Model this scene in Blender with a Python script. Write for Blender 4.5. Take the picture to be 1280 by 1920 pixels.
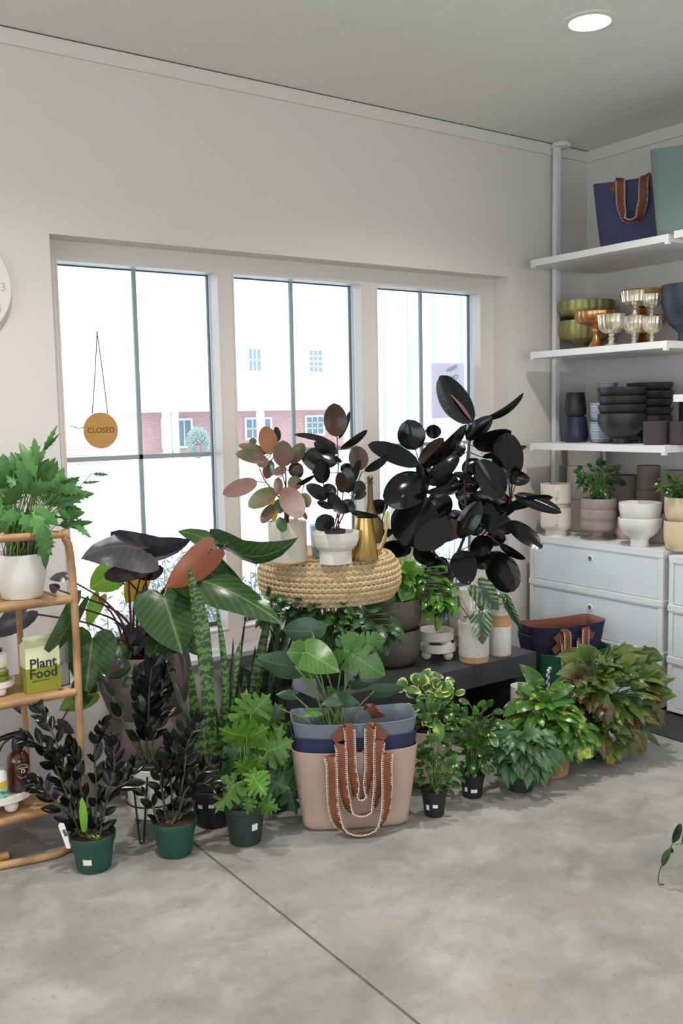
import bpy, math, random
from mathutils import Vector, Matrix
for o in list(bpy.data.objects): bpy.data.objects.remove(o)
S = bpy.context.scene
COL = S.collection
PI = math.pi
# ---------------------------------------------------------------- camera
FPX = 1765.0
def basis(yaw, pitch, roll):
    y, p, r = map(math.radians, (yaw, pitch, roll))
    f = Vector((math.sin(y)*math.cos(p), math.cos(y)*math.cos(p), math.sin(p)))
    right = Vector((math.cos(y), -math.sin(y), 0)); up = right.cross(f)
    return (math.cos(r)*right + math.sin(r)*up, -math.sin(r)*right + math.cos(r)*up, f)
CAMP = Vector((-4.4475, -3.7836, 1.5))
CR, CU, CF = basis(35.0605, -5.9908, -1.0834)
cam_d = bpy.data.cameras.new('camera'); cam = bpy.data.objects.new('camera', cam_d); COL.objects.link(cam)
cam_d.sensor_fit = 'HORIZONTAL'; cam_d.sensor_width = 36; cam_d.lens = FPX/1280*36
cam_d.clip_start = .05; cam_d.clip_end = 300
M4 = Matrix((CR, CU, -CF)).transposed().to_4x4(); M4.translation = CAMP
cam.matrix_world = M4; S.camera = cam
# ---------------------------------------------------------------- world, lamps, exposure
S.view_settings.view_transform = 'Standard'; S.view_settings.look = 'None'
S.view_settings.exposure = 0.0; S.view_settings.gamma = 1; S.view_settings.use_curve_mapping = False
WORLD_STRENGTH = 3.3
wd = bpy.data.worlds.new('sky'); S.world = wd; wd.use_nodes = True
wd.node_tree.nodes['Background'].inputs[0].default_value = (.87, .94, 1, 1)
wd.node_tree.nodes['Background'].inputs[1].default_value = WORLD_STRENGTH
LAMP_POWER = 27.0
ROW = (1.35, 1.35, 1.35, .85, .85, .85, .5, .5, .5)
LAMPS = [(-1.457, -1.245), (-3.65, -1.25), (-5.85, -1.25), (-1.457, -3.6), (-3.65, -3.6), (-5.85, -3.6), (-1.457, -6.0), (-3.65, -6.0), (-5.85, -6.0)]
# ---------------------------------------------------------------- pixel -> place helper
def ray(u, v): return CF + CR*((u-640)/FPX) - CU*((v-960)/FPX)
def at(u, v, x=None, y=None, z=None, d=None):
    r = ray(u, v)
    if z is not None: t = (z-CAMP.z)/r.z
    elif x is not None: t = (x-CAMP.x)/r.x
    elif y is not None: t = (y-CAMP.y)/r.y
    else: t = d
    return CAMP + r*t
def depth(p): return (Vector(p)-CAMP).dot(CF)
def ppm(p): return FPX/depth(p)            # pixels per metre at a place
FH = Vector((CF.x, CF.y, 0)).normalized(); RH = Vector((FH.y, -FH.x, 0))
def place(u, v, r_px, z=0):
    """centre of a round base whose nearest rim shows at pixel u,v on height z"""
    p = at(u, v, z=z); r = r_px/ppm(p)
    return p + FH*r
# ---------------------------------------------------------------- materials
def lin(c): return tuple((x/12.92 if x <= .04045 else ((x+.055)/1.055)**2.4) for x in [k/255 for k in c])
def newmat(name):
    m = bpy.data.materials.new(name); m.use_nodes = True
    nt = m.node_tree; return m, nt, nt.nodes['Principled BSDF']
def mat(name, rgb, rough=.5, metal=0, noise=None, bump=0, bscale=60, spec=.5, coat=0, trans=0, emit=None, alpha=None, stretch=None):
    """rgb in 0..255 sRGB; noise=(rgb2, scale, contrast)"""
    m, nt, b = newmat(name); c = (*lin(rgb), 1)
    b.inputs['Base Color'].default_value = c; b.inputs['Roughness'].default_value = rough
    b.inputs['Metallic'].default_value = metal; b.inputs['Specular IOR Level'].default_value = spec
    b.inputs['Coat Weight'].default_value = coat
    if trans: b.inputs['Transmission Weight'].default_value = trans
    if emit: b.inputs['Emission Color'].default_value = (*emit[0], 1); b.inputs['Emission Strength'].default_value = emit[1]
    tc = nt.nodes.new('ShaderNodeTexCoord')
    src = tc.outputs['Object']
    if stretch:
        mp = nt.nodes.new('ShaderNodeMapping'); mp.inputs['Scale'].default_value = stretch
        nt.links.new(src, mp.inputs[0]); src = mp.outputs[0]
    if noise:
        n = nt.nodes.new('ShaderNodeTexNoise'); n.inputs['Scale'].default_value = noise[1]; n.inputs['Detail'].default_value = 6
        r = nt.nodes.new('ShaderNodeValToRGB'); k = noise[2]
        r.color_ramp.elements[0].position = .5-k; r.color_ramp.elements[1].position = .5+k
        r.color_ramp.elements[0].color = c; r.color_ramp.elements[1].color = (*lin(noise[0]), 1)
        nt.links.new(src, n.inputs['Vector']); nt.links.new(n.outputs['Fac'], r.inputs[0]); nt.links.new(r.outputs[0], b.inputs['Base Color'])
    if bump:
        n = nt.nodes.new('ShaderNodeTexNoise'); n.inputs['Scale'].default_value = bscale; n.inputs['Detail'].default_value = 4
        bp = nt.nodes.new('ShaderNodeBump'); bp.inputs['Strength'].default_value = bump; bp.inputs['Distance'].default_value = .003
        nt.links.new(src, n.inputs['Vector']); nt.links.new(n.outputs['Fac'], bp.inputs['Height']); nt.links.new(bp.outputs[0], b.inputs['Normal'])
    return m
def mth(nt, op, a, b=None, clamp=False):
    n = nt.nodes.new('ShaderNodeMath'); n.operation = op; n.use_clamp = clamp
    for i, x in enumerate((a, b)):
        if x is None: continue
        if isinstance(x, (int, float)): n.inputs[i].default_value = x
        else: nt.links.new(x, n.inputs[i])
    return n.outputs[0]
def mixc(nt, f, a, b):
    n = nt.nodes.new('ShaderNodeMix'); n.data_type = 'RGBA'
    for s, x in ((n.inputs[0], f), (n.inputs[6], a), (n.inputs[7], b)):
        if isinstance(x, (int, float)): s.default_value = x
        elif isinstance(x, tuple): s.default_value = (*lin(x), 1)
        else: nt.links.new(x, s)
    return n.outputs[2]
def leafmat(name, base, vein, back, rough=.3, veins=9, vamt=.45, mid=.05, tl=.12, style=None, tonev=.35, edge=None, spec=.5, var=None):
    """two-sided leaf: UV x across (0..1, midrib at .5), UV y along; 'tone' = natural leaf-to-leaf variation"""
    m, nt, b = newmat(name)
    uv = nt.nodes.new('ShaderNodeUVMap'); sp = nt.nodes.new('ShaderNodeSeparateXYZ'); nt.links.new(uv.outputs[0], sp.inputs[0])
    X = mth(nt, 'ABSOLUTE', mth(nt, 'SUBTRACT', sp.outputs[0], .5)); Y = sp.outputs[1]
    tc = nt.nodes.new('ShaderNodeTexCoord')
    ns = nt.nodes.new('ShaderNodeTexNoise'); ns.inputs['Scale'].default_value = 45; ns.inputs['Detail'].default_value = 3; nt.links.new(tc.outputs['Object'], ns.inputs['Vector'])
    col = mixc(nt, mth(nt, 'MULTIPLY', ns.outputs['Fac'], .6), base, tuple(min(255, int(k*1.3+3)) for k in base))
    if var:
        n2 = nt.nodes.new('ShaderNodeTexNoise'); n2.inputs['Scale'].default_value = var[1]; n2.inputs['Detail'].default_value = 4; nt.links.new(tc.outputs['Object'], n2.inputs['Vector'])
        f = mth(nt, 'MULTIPLY', mth(nt, 'SUBTRACT', n2.outputs['Fac'], var[2]), 9, True)
        col = mixc(nt, f, col, var[0])
    if style == 'snake':
        w = mth(nt, 'SINE', mth(nt, 'ADD', mth(nt, 'MULTIPLY', Y, 210), mth(nt, 'MULTIPLY', ns.outputs['Fac'], 16)))
        col = mixc(nt, mth(nt, 'MULTIPLY', mth(nt, 'ADD', w, .35), 1.6, True), col, vein)
    elif style == 'alocasia':
        w = mth(nt, 'SINE', mth(nt, 'ADD', mth(nt, 'MULTIPLY', Y, 30), mth(nt, 'ADD', mth(nt, 'MULTIPLY', X, -26), mth(nt, 'MULTIPLY', ns.outputs['Fac'], 5))))
        f = mth(nt, 'MULTIPLY', mth(nt, 'MULTIPLY', mth(nt, 'ADD', w, -.1), 1.5, True), mth(nt, 'MULTIPLY', mth(nt, 'SUBTRACT', X, .05), 5, True))
        col = mixc(nt, f, col, vein)
    else:
        ph = mth(nt, 'SUBTRACT', mth(nt, 'MULTIPLY', Y, veins*6.283), mth(nt, 'MULTIPLY', X, veins*4.5))
        w = mth(nt, 'POWER', mth(nt, 'ABSOLUTE', mth(nt, 'SINE', mth(nt, 'MULTIPLY', ph, .5))), 22)
        col = mixc(nt, mth(nt, 'MULTIPLY', w, vamt), col, vein)
    if mid:
        f = mth(nt, 'SUBTRACT', 1, mth(nt, 'DIVIDE', X, mid*.6), True)
        col = mixc(nt, mth(nt, 'MULTIPLY', f, .9), col, vein)
    if edge:
        # cream margin: distance from the margin is stored in the second map
        u2 = nt.nodes.new('ShaderNodeUVMap'); u2.uv_map = 'margin'; s2 = nt.nodes.new('ShaderNodeSeparateXYZ'); nt.links.new(u2.outputs[0], s2.inputs[0])
        f = mth(nt, 'MULTIPLY', mth(nt, 'SUBTRACT', mth(nt, 'ADD', s2.outputs[0], mth(nt, 'MULTIPLY', ns.outputs['Fac'], .5)), edge[1]), 6, True)
        col = mixc(nt, f, col, edge[0])
    geo = nt.nodes.new('ShaderNodeNewGeometry')
    col = mixc(nt, geo.outputs['Backfacing'], col, back)
    u3 = nt.nodes.new('ShaderNodeUVMap'); u3.uv_map = 'margin'; s3 = nt.nodes.new('ShaderNodeSeparateXYZ'); nt.links.new(u3.outputs[0], s3.inputs[0])
    tone = mth(nt, 'ADD', 1-tonev/2, mth(nt, 'MULTIPLY', s3.outputs[1], tonev))
    hs = nt.nodes.new('ShaderNodeHueSaturation'); nt.links.new(col, hs.inputs['Color']); nt.links.new(tone, hs.inputs['Value'])
    nt.links.new(hs.outputs[0], b.inputs['Base Color'])
    b.inputs['Roughness'].default_value = rough; b.inputs['Specular IOR Level'].default_value = spec
    bp = nt.nodes.new('ShaderNodeBump'); bp.inputs['Strength'].default_value = .25; bp.inputs['Distance'].default_value = .002
    nt.links.new(ns.outputs['Fac'], bp.inputs['Height']); nt.links.new(bp.outputs[0], b.inputs['Normal'])
    if tl:
        t = nt.nodes.new('ShaderNodeBsdfTranslucent'); nt.links.new(hs.outputs[0], t.inputs[0])
        mx = nt.nodes.new('ShaderNodeMixShader'); mx.inputs[0].default_value = tl
        nt.links.new(b.outputs[0], mx.inputs[1]); nt.links.new(t.outputs[0], mx.inputs[2]); nt.links.new(mx.outputs[0], nt.nodes['Material Output'].inputs[0])
    return m
# ---------------------------------------------------------------- mesh builder
class MB:
    def __init__(s): s.v = []; s.f = []; s.uv = []; s.mg = []; s.mi = []; s.cur = 0
    def vert(s, p, uv=(0, 0), mg=(0, .5)):
        s.v.append(Vector(p)); s.uv.append(uv); s.mg.append(mg); return len(s.v)-1
    def face(s, *i): s.f.append(tuple(i)); s.mi.append(s.cur)
    def box(s, a, b, M=None):
        x0, y0, z0 = a; x1, y1, z1 = b; n = len(s.v)
        for p in ((x0, y0, z0), (x1, y0, z0), (x1, y1, z0), (x0, y1, z0), (x0, y0, z1), (x1, y0, z1), (x1, y1, z1), (x0, y1, z1)):
            s.vert(M @ Vector(p) if M else p)
        for q in ((0, 3, 2, 1), (4, 5, 6, 7), (0, 1, 5, 4), (1, 2, 6, 5), (2, 3, 7, 6), (3, 0, 4, 7)): s.face(*[n+k for k in q])
        return s
    def tube(s, pts, r, seg=7, cap=True, closed=False):
        pts = [Vector(p) for p in pts]; n = len(pts); rr = r if isinstance(r, (list, tuple)) else [r]*n
        prev = None; rings = []
        for i, p in enumerate(pts):
            if closed: t = pts[(i+1) % n]-pts[i-1]
            else: t = pts[min(i+1, n-1)]-pts[max(i-1, 0)]
            t = t.normalized() if t.length > 1e-9 else Vector((0, 0, 1))
            if prev is None:
                a = Vector((0, 0, 1)) if abs(t.z) < .9 else Vector((1, 0, 0)); prev = (a-t*a.dot(t)).normalized()
            prev = (prev-t*prev.dot(t)).normalized(); b = t.cross(prev)
            rings.append([s.vert(p+(prev*math.cos(k*2*PI/seg)+b*math.sin(k*2*PI/seg))*rr[i], (k/seg, i/n)) for k in range(seg)])
        for i in range(n if closed else n-1):
            A = rings[i]; B = rings[(i+1) % n]
            for k in range(seg): s.face(A[k], A[(k+1) % seg], B[(k+1) % seg], B[k])
        if cap and not closed:
            s.face(*rings[0][::-1]); s.face(*rings[-1])
        return s
    def lathe(s, prof, c=(0, 0, 0), seg=32, wob=None, sx=1, sy=1):
        c = Vector(c); rings = []
        for i, (r, z) in enumerate(prof):
            if r < 1e-6: rings.append([s.vert(c+Vector((0, 0, z)))]); continue
            ring = []
            for k in range(seg):
                a = k*2*PI/seg; q = r*(wob(a, z) if wob else 1)
                ring.append(s.vert(c+Vector((q*math.cos(a)*sx, q*math.sin(a)*sy, z)), (k/seg, i/max(1, len(prof)-1))))
            rings.append(ring)
        for A, B in zip(rings, rings[1:]):
            if len(A) == 1 and len(B) == 1: continue
            for k in range(seg):
                k2 = (k+1) % seg
                if len(A) == 1: s.face(A[0], B[k2], B[k])
                elif len(B) == 1: s.face(A[k], A[k2], B[0])
                else: s.face(A[k], A[k2], B[k2], B[k])
        return s
    def ribbon(s, pts, wds, w, th=.003):
        """flat strap along pts; wds = width directions"""
        n = len(pts); rings = []
        for i in range(n):
            t = (Vector(pts[min(i+1, n-1)])-Vector(pts[max(i-1, 0)])).normalized()
            wd_ = Vector(wds[i]); wd_ = (wd_-t*wd_.dot(t)).normalized(); nn = t.cross(wd_)
            p = Vector(pts[i])
            rings.append([s.vert(p+wd_*a*w/2+nn*b*th/2, ((a+1)/2, i/n)) for a, b in ((-1, -1), (1, -1), (1, 1), (-1, 1))])
        for A, B in zip(rings, rings[1:]):
            for k in range(4): s.face(A[k], B[k], B[(k+1) % 4], A[(k+1) % 4])
        s.face(*rings[0]); s.face(*rings[-1][::-1])
        return s
    def leaf(s, base, tip, w, shape, nrm=None, roll=0, bow=.08, fold=.15, wave=0, rnd=None, side=0, flip=False):
        """base = where the petiole joins, tip = leaf tip, w = full width (m)"""
        base = Vector(base); tip = Vector(tip); Y = tip-base; L = Y.length
        if L < 1e-5: return
        Y /= L
        n0 = Vector(nrm) if nrm is not None else (CAMP-base).normalized()
        N = n0-Y*n0.dot(Y)
        if N.length < 1e-3: N = Vector((0, 0, 1))-Y*Y.z
        N.normalize()
        if roll: N = Matrix.Rotation(math.radians(roll), 3, Y) @ N
        if flip: N = -N
        Xd = Y.cross(N); hw = w/2; o = SHAPES[shape]; tone = rnd if rnd is not None else random.random(); ph = random.uniform(0, 6)
        def pos(x, y):
            z = bow*L*4*y*(1-y) if 0 <= y <= 1 else bow*L*2*y
            z -= fold*abs(x)*hw; z += wave*hw*math.sin(y*13+ph+(2 if x > 0 else 0))*abs(x)
            return base + Xd*(x*hw+side*L*4*y*(1-y)) + Y*(y*L) + N*z
        mids = {}
        def midv(m):
            k = round(m, 3)
            if k not in mids: mids[k] = s.vert(pos(0, k), (.5, k), (0, tone))
            return mids[k]
        for sg in (1, -1):
            cols = []
            for (x, y, m) in o:
                if abs(x) < 1e-6 and abs(y-m) < 1e-6: q = midv(m); cols.append((q, q, q)); continue
                e = s.vert(pos(sg*x, y), (.5+sg*x*.5, y), (1, tone))
                h = s.vert(pos(sg*x*.55, m+(y-m)*.55), (.5+sg*x*.275, m+(y-m)*.55), (.45, tone))
                cols.append((midv(m), h, e))
            for A, B in zip(cols, cols[1:]):
                for k in (0, 1):
                    q = [A[k], A[k+1], B[k+1], B[k]]
                    r = []
                    for i in q:
                        if i not in r: r.append(i)
                    if len(r) < 3: continue
                    if sg < 0: r = r[::-1]
                    s.face(*r)
        return s
    def build(s, name, mats, parent=None, origin=None, smooth=True, flat_angle=None):
        org = parent_world(parent) if parent else (Vector(origin) if origin is not None else Vector((0, 0, 0)))
        me = bpy.data.meshes.new(name)
        me.from_pydata([tuple(p-org) for p in s.v], [], s.f)
        if not isinstance(mats, (list, tuple)): mats = [mats]
        for m in mats: me.materials.append(m)
        if any(s.mi): me.polygons.foreach_set('material_index', s.mi)
        for nm, arr in (('UVMap', s.uv), ('margin', s.mg)):
            ul = me.uv_layers.new(name=nm); vi = [0]*len(me.loops); me.loops.foreach_get('vertex_index', vi)
            fl = []
            for i in vi: fl.extend(arr[i])
            ul.data.foreach_set('uv', fl)
        if smooth:
            me.polygons.foreach_set('use_smooth', [True]*len(me.polygons))
            if smooth != 'all':
                try: me.set_sharp_from_angle(angle=math.radians(38))
                except Exception: pass
        me.update()
        o = bpy.data.objects.new(name, me); COL.objects.link(o)
        if parent: o.parent = parent
        else: o.location = org
        return o
def parent_world(o):
    p = Vector((0, 0, 0))
    while o: p = p+o.location; o = o.parent
    return p
def tag(o, label=None, cat=None, group=None, kind=None):
    for k, x in (('label', label), ('category', cat), ('group', group), ('kind', kind)):
        if x: o[k] = x
    return o
def thing(name, loc, label, cat, group=None):
    o = bpy.data.objects.new(name, None); COL.objects.link(o); o.location = loc; o.empty_display_size = .05
    return tag(o, label, cat, group)
def dup(root, loc, label, group=None):
    r = root.copy(); COL.objects.link(r); r.location = loc; r['label'] = label
    if group: r['group'] = group
    for ch in list(root.children):
        c = ch.copy(); COL.objects.link(c); c.parent = r
        for g in list(ch.children):
            d = g.copy(); COL.objects.link(d); d.parent = c
    return r
def struct(o): o['kind'] = 'structure'; return o
FONT_CACHE = {}
def text(name, body, size, M, mt, parent, extrude=.0006, mirror=False, align='CENTER', bold=0):
    """lettering turned into a mesh; M = 4x4 placing x right, y up"""
    cu = bpy.data.curves.new(name, 'FONT'); cu.body = body; cu.size = size; cu.extrude = extrude; cu.align_x = align; cu.align_y = 'CENTER'; cu.resolution_u = 3; cu.offset = bold
    t = bpy.data.objects.new('tmp', cu); COL.objects.link(t); bpy.context.view_layer.update()
    me = bpy.data.meshes.new_from_object(t.evaluated_get(bpy.context.evaluated_depsgraph_get()))
    bpy.data.objects.remove(t); bpy.data.curves.remove(cu)
    if mirror: M = M @ Matrix.Diagonal((-1, 1, 1, 1))
    me.transform(Matrix.Translation(-parent_world(parent)) @ M); me.name = name
    me.materials.clear(); me.materials.append(mt)
    o = bpy.data.objects.new(name, me); COL.objects.link(o); o.parent = parent
    return o
def frame(p, X, Y):
    X = Vector(X).normalized(); Z = X.cross(Vector(Y)).normalized(); Y = Z.cross(X)
    m = Matrix((X, Y, Z)).transposed().to_4x4(); m.translation = Vector(p); return m
def bez(pts, n=14):
    """Catmull-Rom through points"""
    pts = [Vector(p) for p in pts]; out = []
    P = [pts[0]*2-pts[1]]+pts+[pts[-1]*2-pts[-2]]; k = max(2, n//(len(pts)-1))
    for i in range(1, len(P)-2):
        a, b, c, d = P[i-1:i+3]
        for j in range(k):
            t = j/k; out.append(.5*((2*b)+(c-a)*t+(2*a-5*b+4*c-d)*t*t+(3*b-a-3*c+d)*t**3))
    out.append(pts[-1]); return out
# ---------------------------------------------------------------- leaf outlines: (x half width, y along, midrib anchor)
def prof(fn, n=11): return [(0, 0, 0)]+[(fn(i/n), i/n, max(0, min(1, i/n-.06*math.sin(PI*i/n)))) for i in range(1, n)]+[(0, 1, 1)]
SHAPES = {
 'rubber': prof(lambda t: math.sin(PI*t**.95)**.52 if t < .93 else .22, 14),
 'ovate': prof(lambda t: math.sin(PI*t**.7)**.9),
 'lance': prof(lambda t: math.sin(PI*t**.8)**1.15),
 'ellip': prof(lambda t: math.sin(PI*t)**.8),
 'obov': prof(lambda t: math.sin(PI*t**1.15)**.6),
 'strap': [(.5, 0, 0), (.8, .15, .15), (1, .4, .4), (.95, .65, .65), (.7, .85, .85), (.3, .96, .96), (0, 1, 1)],
 'heart': [(0, 0, 0), (.14, -.13, 0), (.42, -.22, .02), (.72, -.19, .05), (.93, -.04, .12), (1, .14, .22), (.95, .34, .38), (.78, .55, .56), (.53, .74, .74), (.27, .88, .88), (.09, .96, .95), (0, 1, 1)],
 'arrow': [(0, 0, 0), (.14, -.2, 0), (.5, -.42, .02), (.75, -.4, .04), (.7, -.15, .1), (.85, .05, .18), (1, .16, .26), (.9, .36, .42), (.62, .6, .62), (.32, .8, .8), (.1, .93, .92), (0, 1, 1)],
 'monstera': [(0, 0, 0), (.2, -.17, 0), (.55, -.22, .03), (.88, -.08, .1), (.97, .05, .15), (.3, .12, .14), (1, .13, .18), (1, .28, .28), (.35, .3, .27), (.97, .36, .32), (.9, .5, .42), (.35, .48, .43), (.82, .6, .5), (.66, .74, .64), (.35, .9, .86), (0, 1, 1)],
 'lobed': [(0, 0, 0), (.3, -.25, 0), (.62, -.2, .02), (.25, .0, .06), (.75, -.1, .08), (1, .08, .12), (.85, .16, .15), (.3, .2, .2), (.95, .28, .24), (.9, .42, .3), (.28, .4, .38), (.7, .52, .42), (.68, .66, .5), (.2, .62, .56), (.4, .8, .7), (.12, .84, .8), (0, 1, 1)],
 'fern': [(.08, 0, 0), (.14, .12, .12), (.5, .18, .2), (.8, .3, .27), (.5, .34, .33), (.6, .42, .4), (1, .55, .46), (.55, .53, .52), (.58, .6, .58), (.8, .73, .64), (.46, .71, .7), (.36, .82, .8), (.24, .9, .9), (0, 1, 1)],
}
# ================================================================ the room
random.seed(7)
ZC, ZCT = 2.98, 2.918
XL, XR, ZS, ZT = -3.18, -.6402, .411, 2.229
M_wall = mat('wall_paint', (222, 216, 211), .6, bump=.08, bscale=220)
M_trimw = mat('trim_paint', (224, 219, 213), .45)
M_frame = mat('window_casing', (222, 214, 208), .4)
M_ceil = mat('ceiling_board', (228, 227, 221), .5)
M_gap = mat('gap_dark', (70, 66, 60), .8)
# floor: polished concrete with a sawn joint
def concrete():
    m, nt, b = newmat('polished_concrete')
    tc = nt.nodes.new('ShaderNodeTexCoord')
    def nz(scale, det=8, dist=0, st=None):
        src = tc.outputs['Object']
        if st:
            mp = nt.nodes.new('ShaderNodeMapping'); mp.inputs['Scale'].default_value = st; nt.links.new(src, mp.inputs[0]); src = mp.outputs[0]
        n = nt.nodes.new('ShaderNodeTexNoise'); n.inputs['Scale'].default_value = scale; n.inputs['Detail'].default_value = det; n.inputs['Distortion'].default_value = dist; n.inputs['Roughness'].default_value = .62
        nt.links.new(src, n.inputs['Vector']); return n.outputs['Fac']
    def ramp(f, lo, hi): return mth(nt, 'DIVIDE', mth(nt, 'SUBTRACT', f, lo), hi-lo, True)
    c = mixc(nt, ramp(nz(1.9, 9, .15), .3, .7), (124, 123, 120), (166, 164, 159))
    c = mixc(nt, mth(nt, 'MULTIPLY', ramp(nz(5.0, 10, .5, (1, 1.4, 1)), .48, .68), .45), c, (108, 109, 108))
    c = mixc(nt, mth(nt, 'MULTIPLY', ramp(nz(4.3, 10, .35), .5, .7), .45), c, (186, 183, 178))
    c = mixc(nt, mth(nt, 'MULTIPLY', ramp(nz(2.9, 9, .3, (1.3, 1, 1)), .52, .7), .4), c, (152, 142, 124))
    c = mixc(nt, mth(nt, 'MULTIPLY', ramp(nz(46, 6, 0), .6, .68), .35), c, (104, 101, 96))
    nt.links.new(c, b.inputs['Base Color'])
    nt.links.new(mth(nt, 'ADD', .34, mth(nt, 'MULTIPLY', nz(6), .3)), b.inputs['Roughness'])
    b.inputs['Specular IOR Level'].default_value = .4
    bp = nt.nodes.new('ShaderNodeBump'); bp.inputs['Strength'].default_value = .12; bp.inputs['Distance'].default_value = .004
    nt.links.new(nz(25), bp.inputs['Height']); nt.links.new(bp.outputs[0], b.inputs['Normal'])
    return m
M_floor = concrete(); M_joint = mat('joint_filler', (112, 110, 88), .8, noise=((84, 82, 66), 30, .2))
X0, X1, Y0, Y1 = -8.2, .0, -7.6, .0
b = MB(); JX = -3.062; g = .0045
b.box((X0-.2, Y0-.2, -.1), (JX-g, Y1+.3, 0)); b.box((JX+g, Y0-.2, -.1), (X1+.2, Y1+.3, 0))
b.cur = 1; b.box((JX-g, Y0-.2, -.1), (JX+g, Y1+.3, -.003))
struct(b.build('floor', [M_floor, M_joint], smooth=False))
# ceiling: boards running away from the window wall with V grooves
b = MB(); pitch = .1996; x = -3.1905-pitch*26; xs = []
while x < .2:
    xs.append((x-.002, ZC)); xs.append((x, ZC+.0015)); xs.append((x+.002, ZC)); x += pitch
ids = [(b.vert((px, Y0-.2, pz)), b.vert((px, Y1+.3, pz))) for px, pz in xs]
for i, (A, B) in enumerate(zip(ids, ids[1:])):
    b.face(A[0], A[1], B[1], B[0])
b.box((X0-.3, Y0-.3, ZC+.03), (X1+.3, Y1+.4, ZC+.1))
struct(b.build('ceiling', [M_ceil], smooth=False))
# window wall with its opening
b = MB(); TH = .32
b.box((X0-.2, 0, -.1), (XL, TH, ZC+.03)); b.box((XR, 0, -.1), (X1+.2, TH, ZC+.03))
b.box((XL, 0, ZT), (XR, TH, ZC+.03)); b.box((XL, 0, -.1), (XR, TH, ZS-.022))
struct(b.build('wall_back', M_wall, smooth=False))
b = MB(); b.box((0, Y0-.2, -.1), (.2, 0, ZC+.03)); struct(b.build('wall_right', M_wall, smooth=False))
b = MB(); b.box((X0-.2, Y0-.2, -.1), (X0, -6.8, ZC+.03)); b.box((X0-.2, -1.4, -.1), (X0, 0, ZC+.03)); b.box((X0-.2, -6.8, 2.5), (X0, -1.4, ZC+.03)); b.box((X0-.2, -6.8, -.1), (X0, -1.4, .5)); struct(b.build('wall_left', M_wall, smooth=False))  # wide unseen opening added to bring cool daylight onto the shelves
# the far side of the shop behind the camera, with an unseen, unglazed opening added for cool fill light
b = MB()
b.box((X0, Y0-.2, -.1), (-6.6, Y0, ZC+.03)); b.box((-1.2, Y0-.2, -.1), (X1, Y0, ZC+.03)); b.box((-6.6, Y0-.2, 2.5), (-1.2, Y0, ZC+.03)); b.box((-6.6, Y0-.2, -.1), (-1.2, Y0, .5))
struct(b.build('wall_front', M_wall, smooth=False))
# crown boards
b = MB(); b.box((X0, -.016, ZCT), (-.016, 0, ZC)); b.cur = 1; b.box((X0, -.018, ZC-.0035), (-.016, -.0005, ZC-.0003))
struct(b.build('trim_1', [M_trimw, M_gap], smooth=False))
b = MB(); b.box((-.016, Y0, ZCT), (0, -.0, ZC)); struct(b.build('trim_2', M_trimw, smooth=False))
# window unit: one casing with three openings, three sashes
FY = .119; ZP0, ZP1 = .497, 2.146
holes = [(at(109, 700, y=FY).x, at(406, 513, y=FY).x), (at(437, 512, y=FY).x, at(675, 533, y=FY).x), (at(706, 535, y=FY).x, at(899, 550, y=FY).x)]
holes[0] = (-3.114, holes[0][1])
b = MB(); ex = [XL]+[q for h in holes for q in h]+[XR]
for i in range(0, 8, 2): b.box((ex[i], FY, ZP0), (ex[i+1], FY+.05, ZP1))
b.box((XL, FY, ZP1), (XR, FY+.05, ZT)); b.box((XL, FY, ZS), (XR, FY+.05, ZP0))
for h0, h1 in holes:      # stepped stops round each opening
    for k, (in0, y0, y1) in enumerate(((0, FY-.004, FY), )):
        for q0, q1 in ((h1, h1+.008), (h0-.008, h0)): b.box((q0, y0, ZP0-.008), (q1, y1, ZP1+.008))
        b.box((h0, y0, ZP1), (h1, y1, ZP1+.008)); b.box((h0, y0, ZP0-.008), (h1, y1, ZP0))
struct(b.build('trim_3', M_frame, smooth=False))
b = MB(); b.box((XL-.01, -.022, ZS-.022), (XR+.01, FY+.05, ZS)); struct(b.build('trim_4', mat('sill_paint', (226, 228, 232), .35), smooth=False))
M_sash = mat('sash_vinyl', (226, 232, 238), .35); M_munt = mat('muntin_bar', (150, 162, 166), .5); M_gask = mat('gasket', (66, 78, 88), .5)  # muntin grey-blue: the shade of backlit bars put into their colour
mg_, nt, bs = newmat('window_glass')
tr = nt.nodes.new('ShaderNodeBsdfTransparent'); gl = nt.nodes.new('ShaderNodeBsdfGlossy'); gl.inputs['Roughness'].default_value = .02
tr.inputs[0].default_value = (.97, .99, .985, 1)
fr = nt.nodes.new('ShaderNodeFresnel'); fr.inputs[0].default_value = 1.35; mx = nt.nodes.new('ShaderNodeMixShader')
nt.links.new(fr.outputs[0], mx.inputs[0]); nt.links.new(tr.outputs[0], mx.inputs[1]); nt.links.new(gl.outputs[0], mx.inputs[2]); nt.links.new(mx.outputs[0], nt.nodes['Material Output'].inputs[0])
GY = .205
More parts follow.
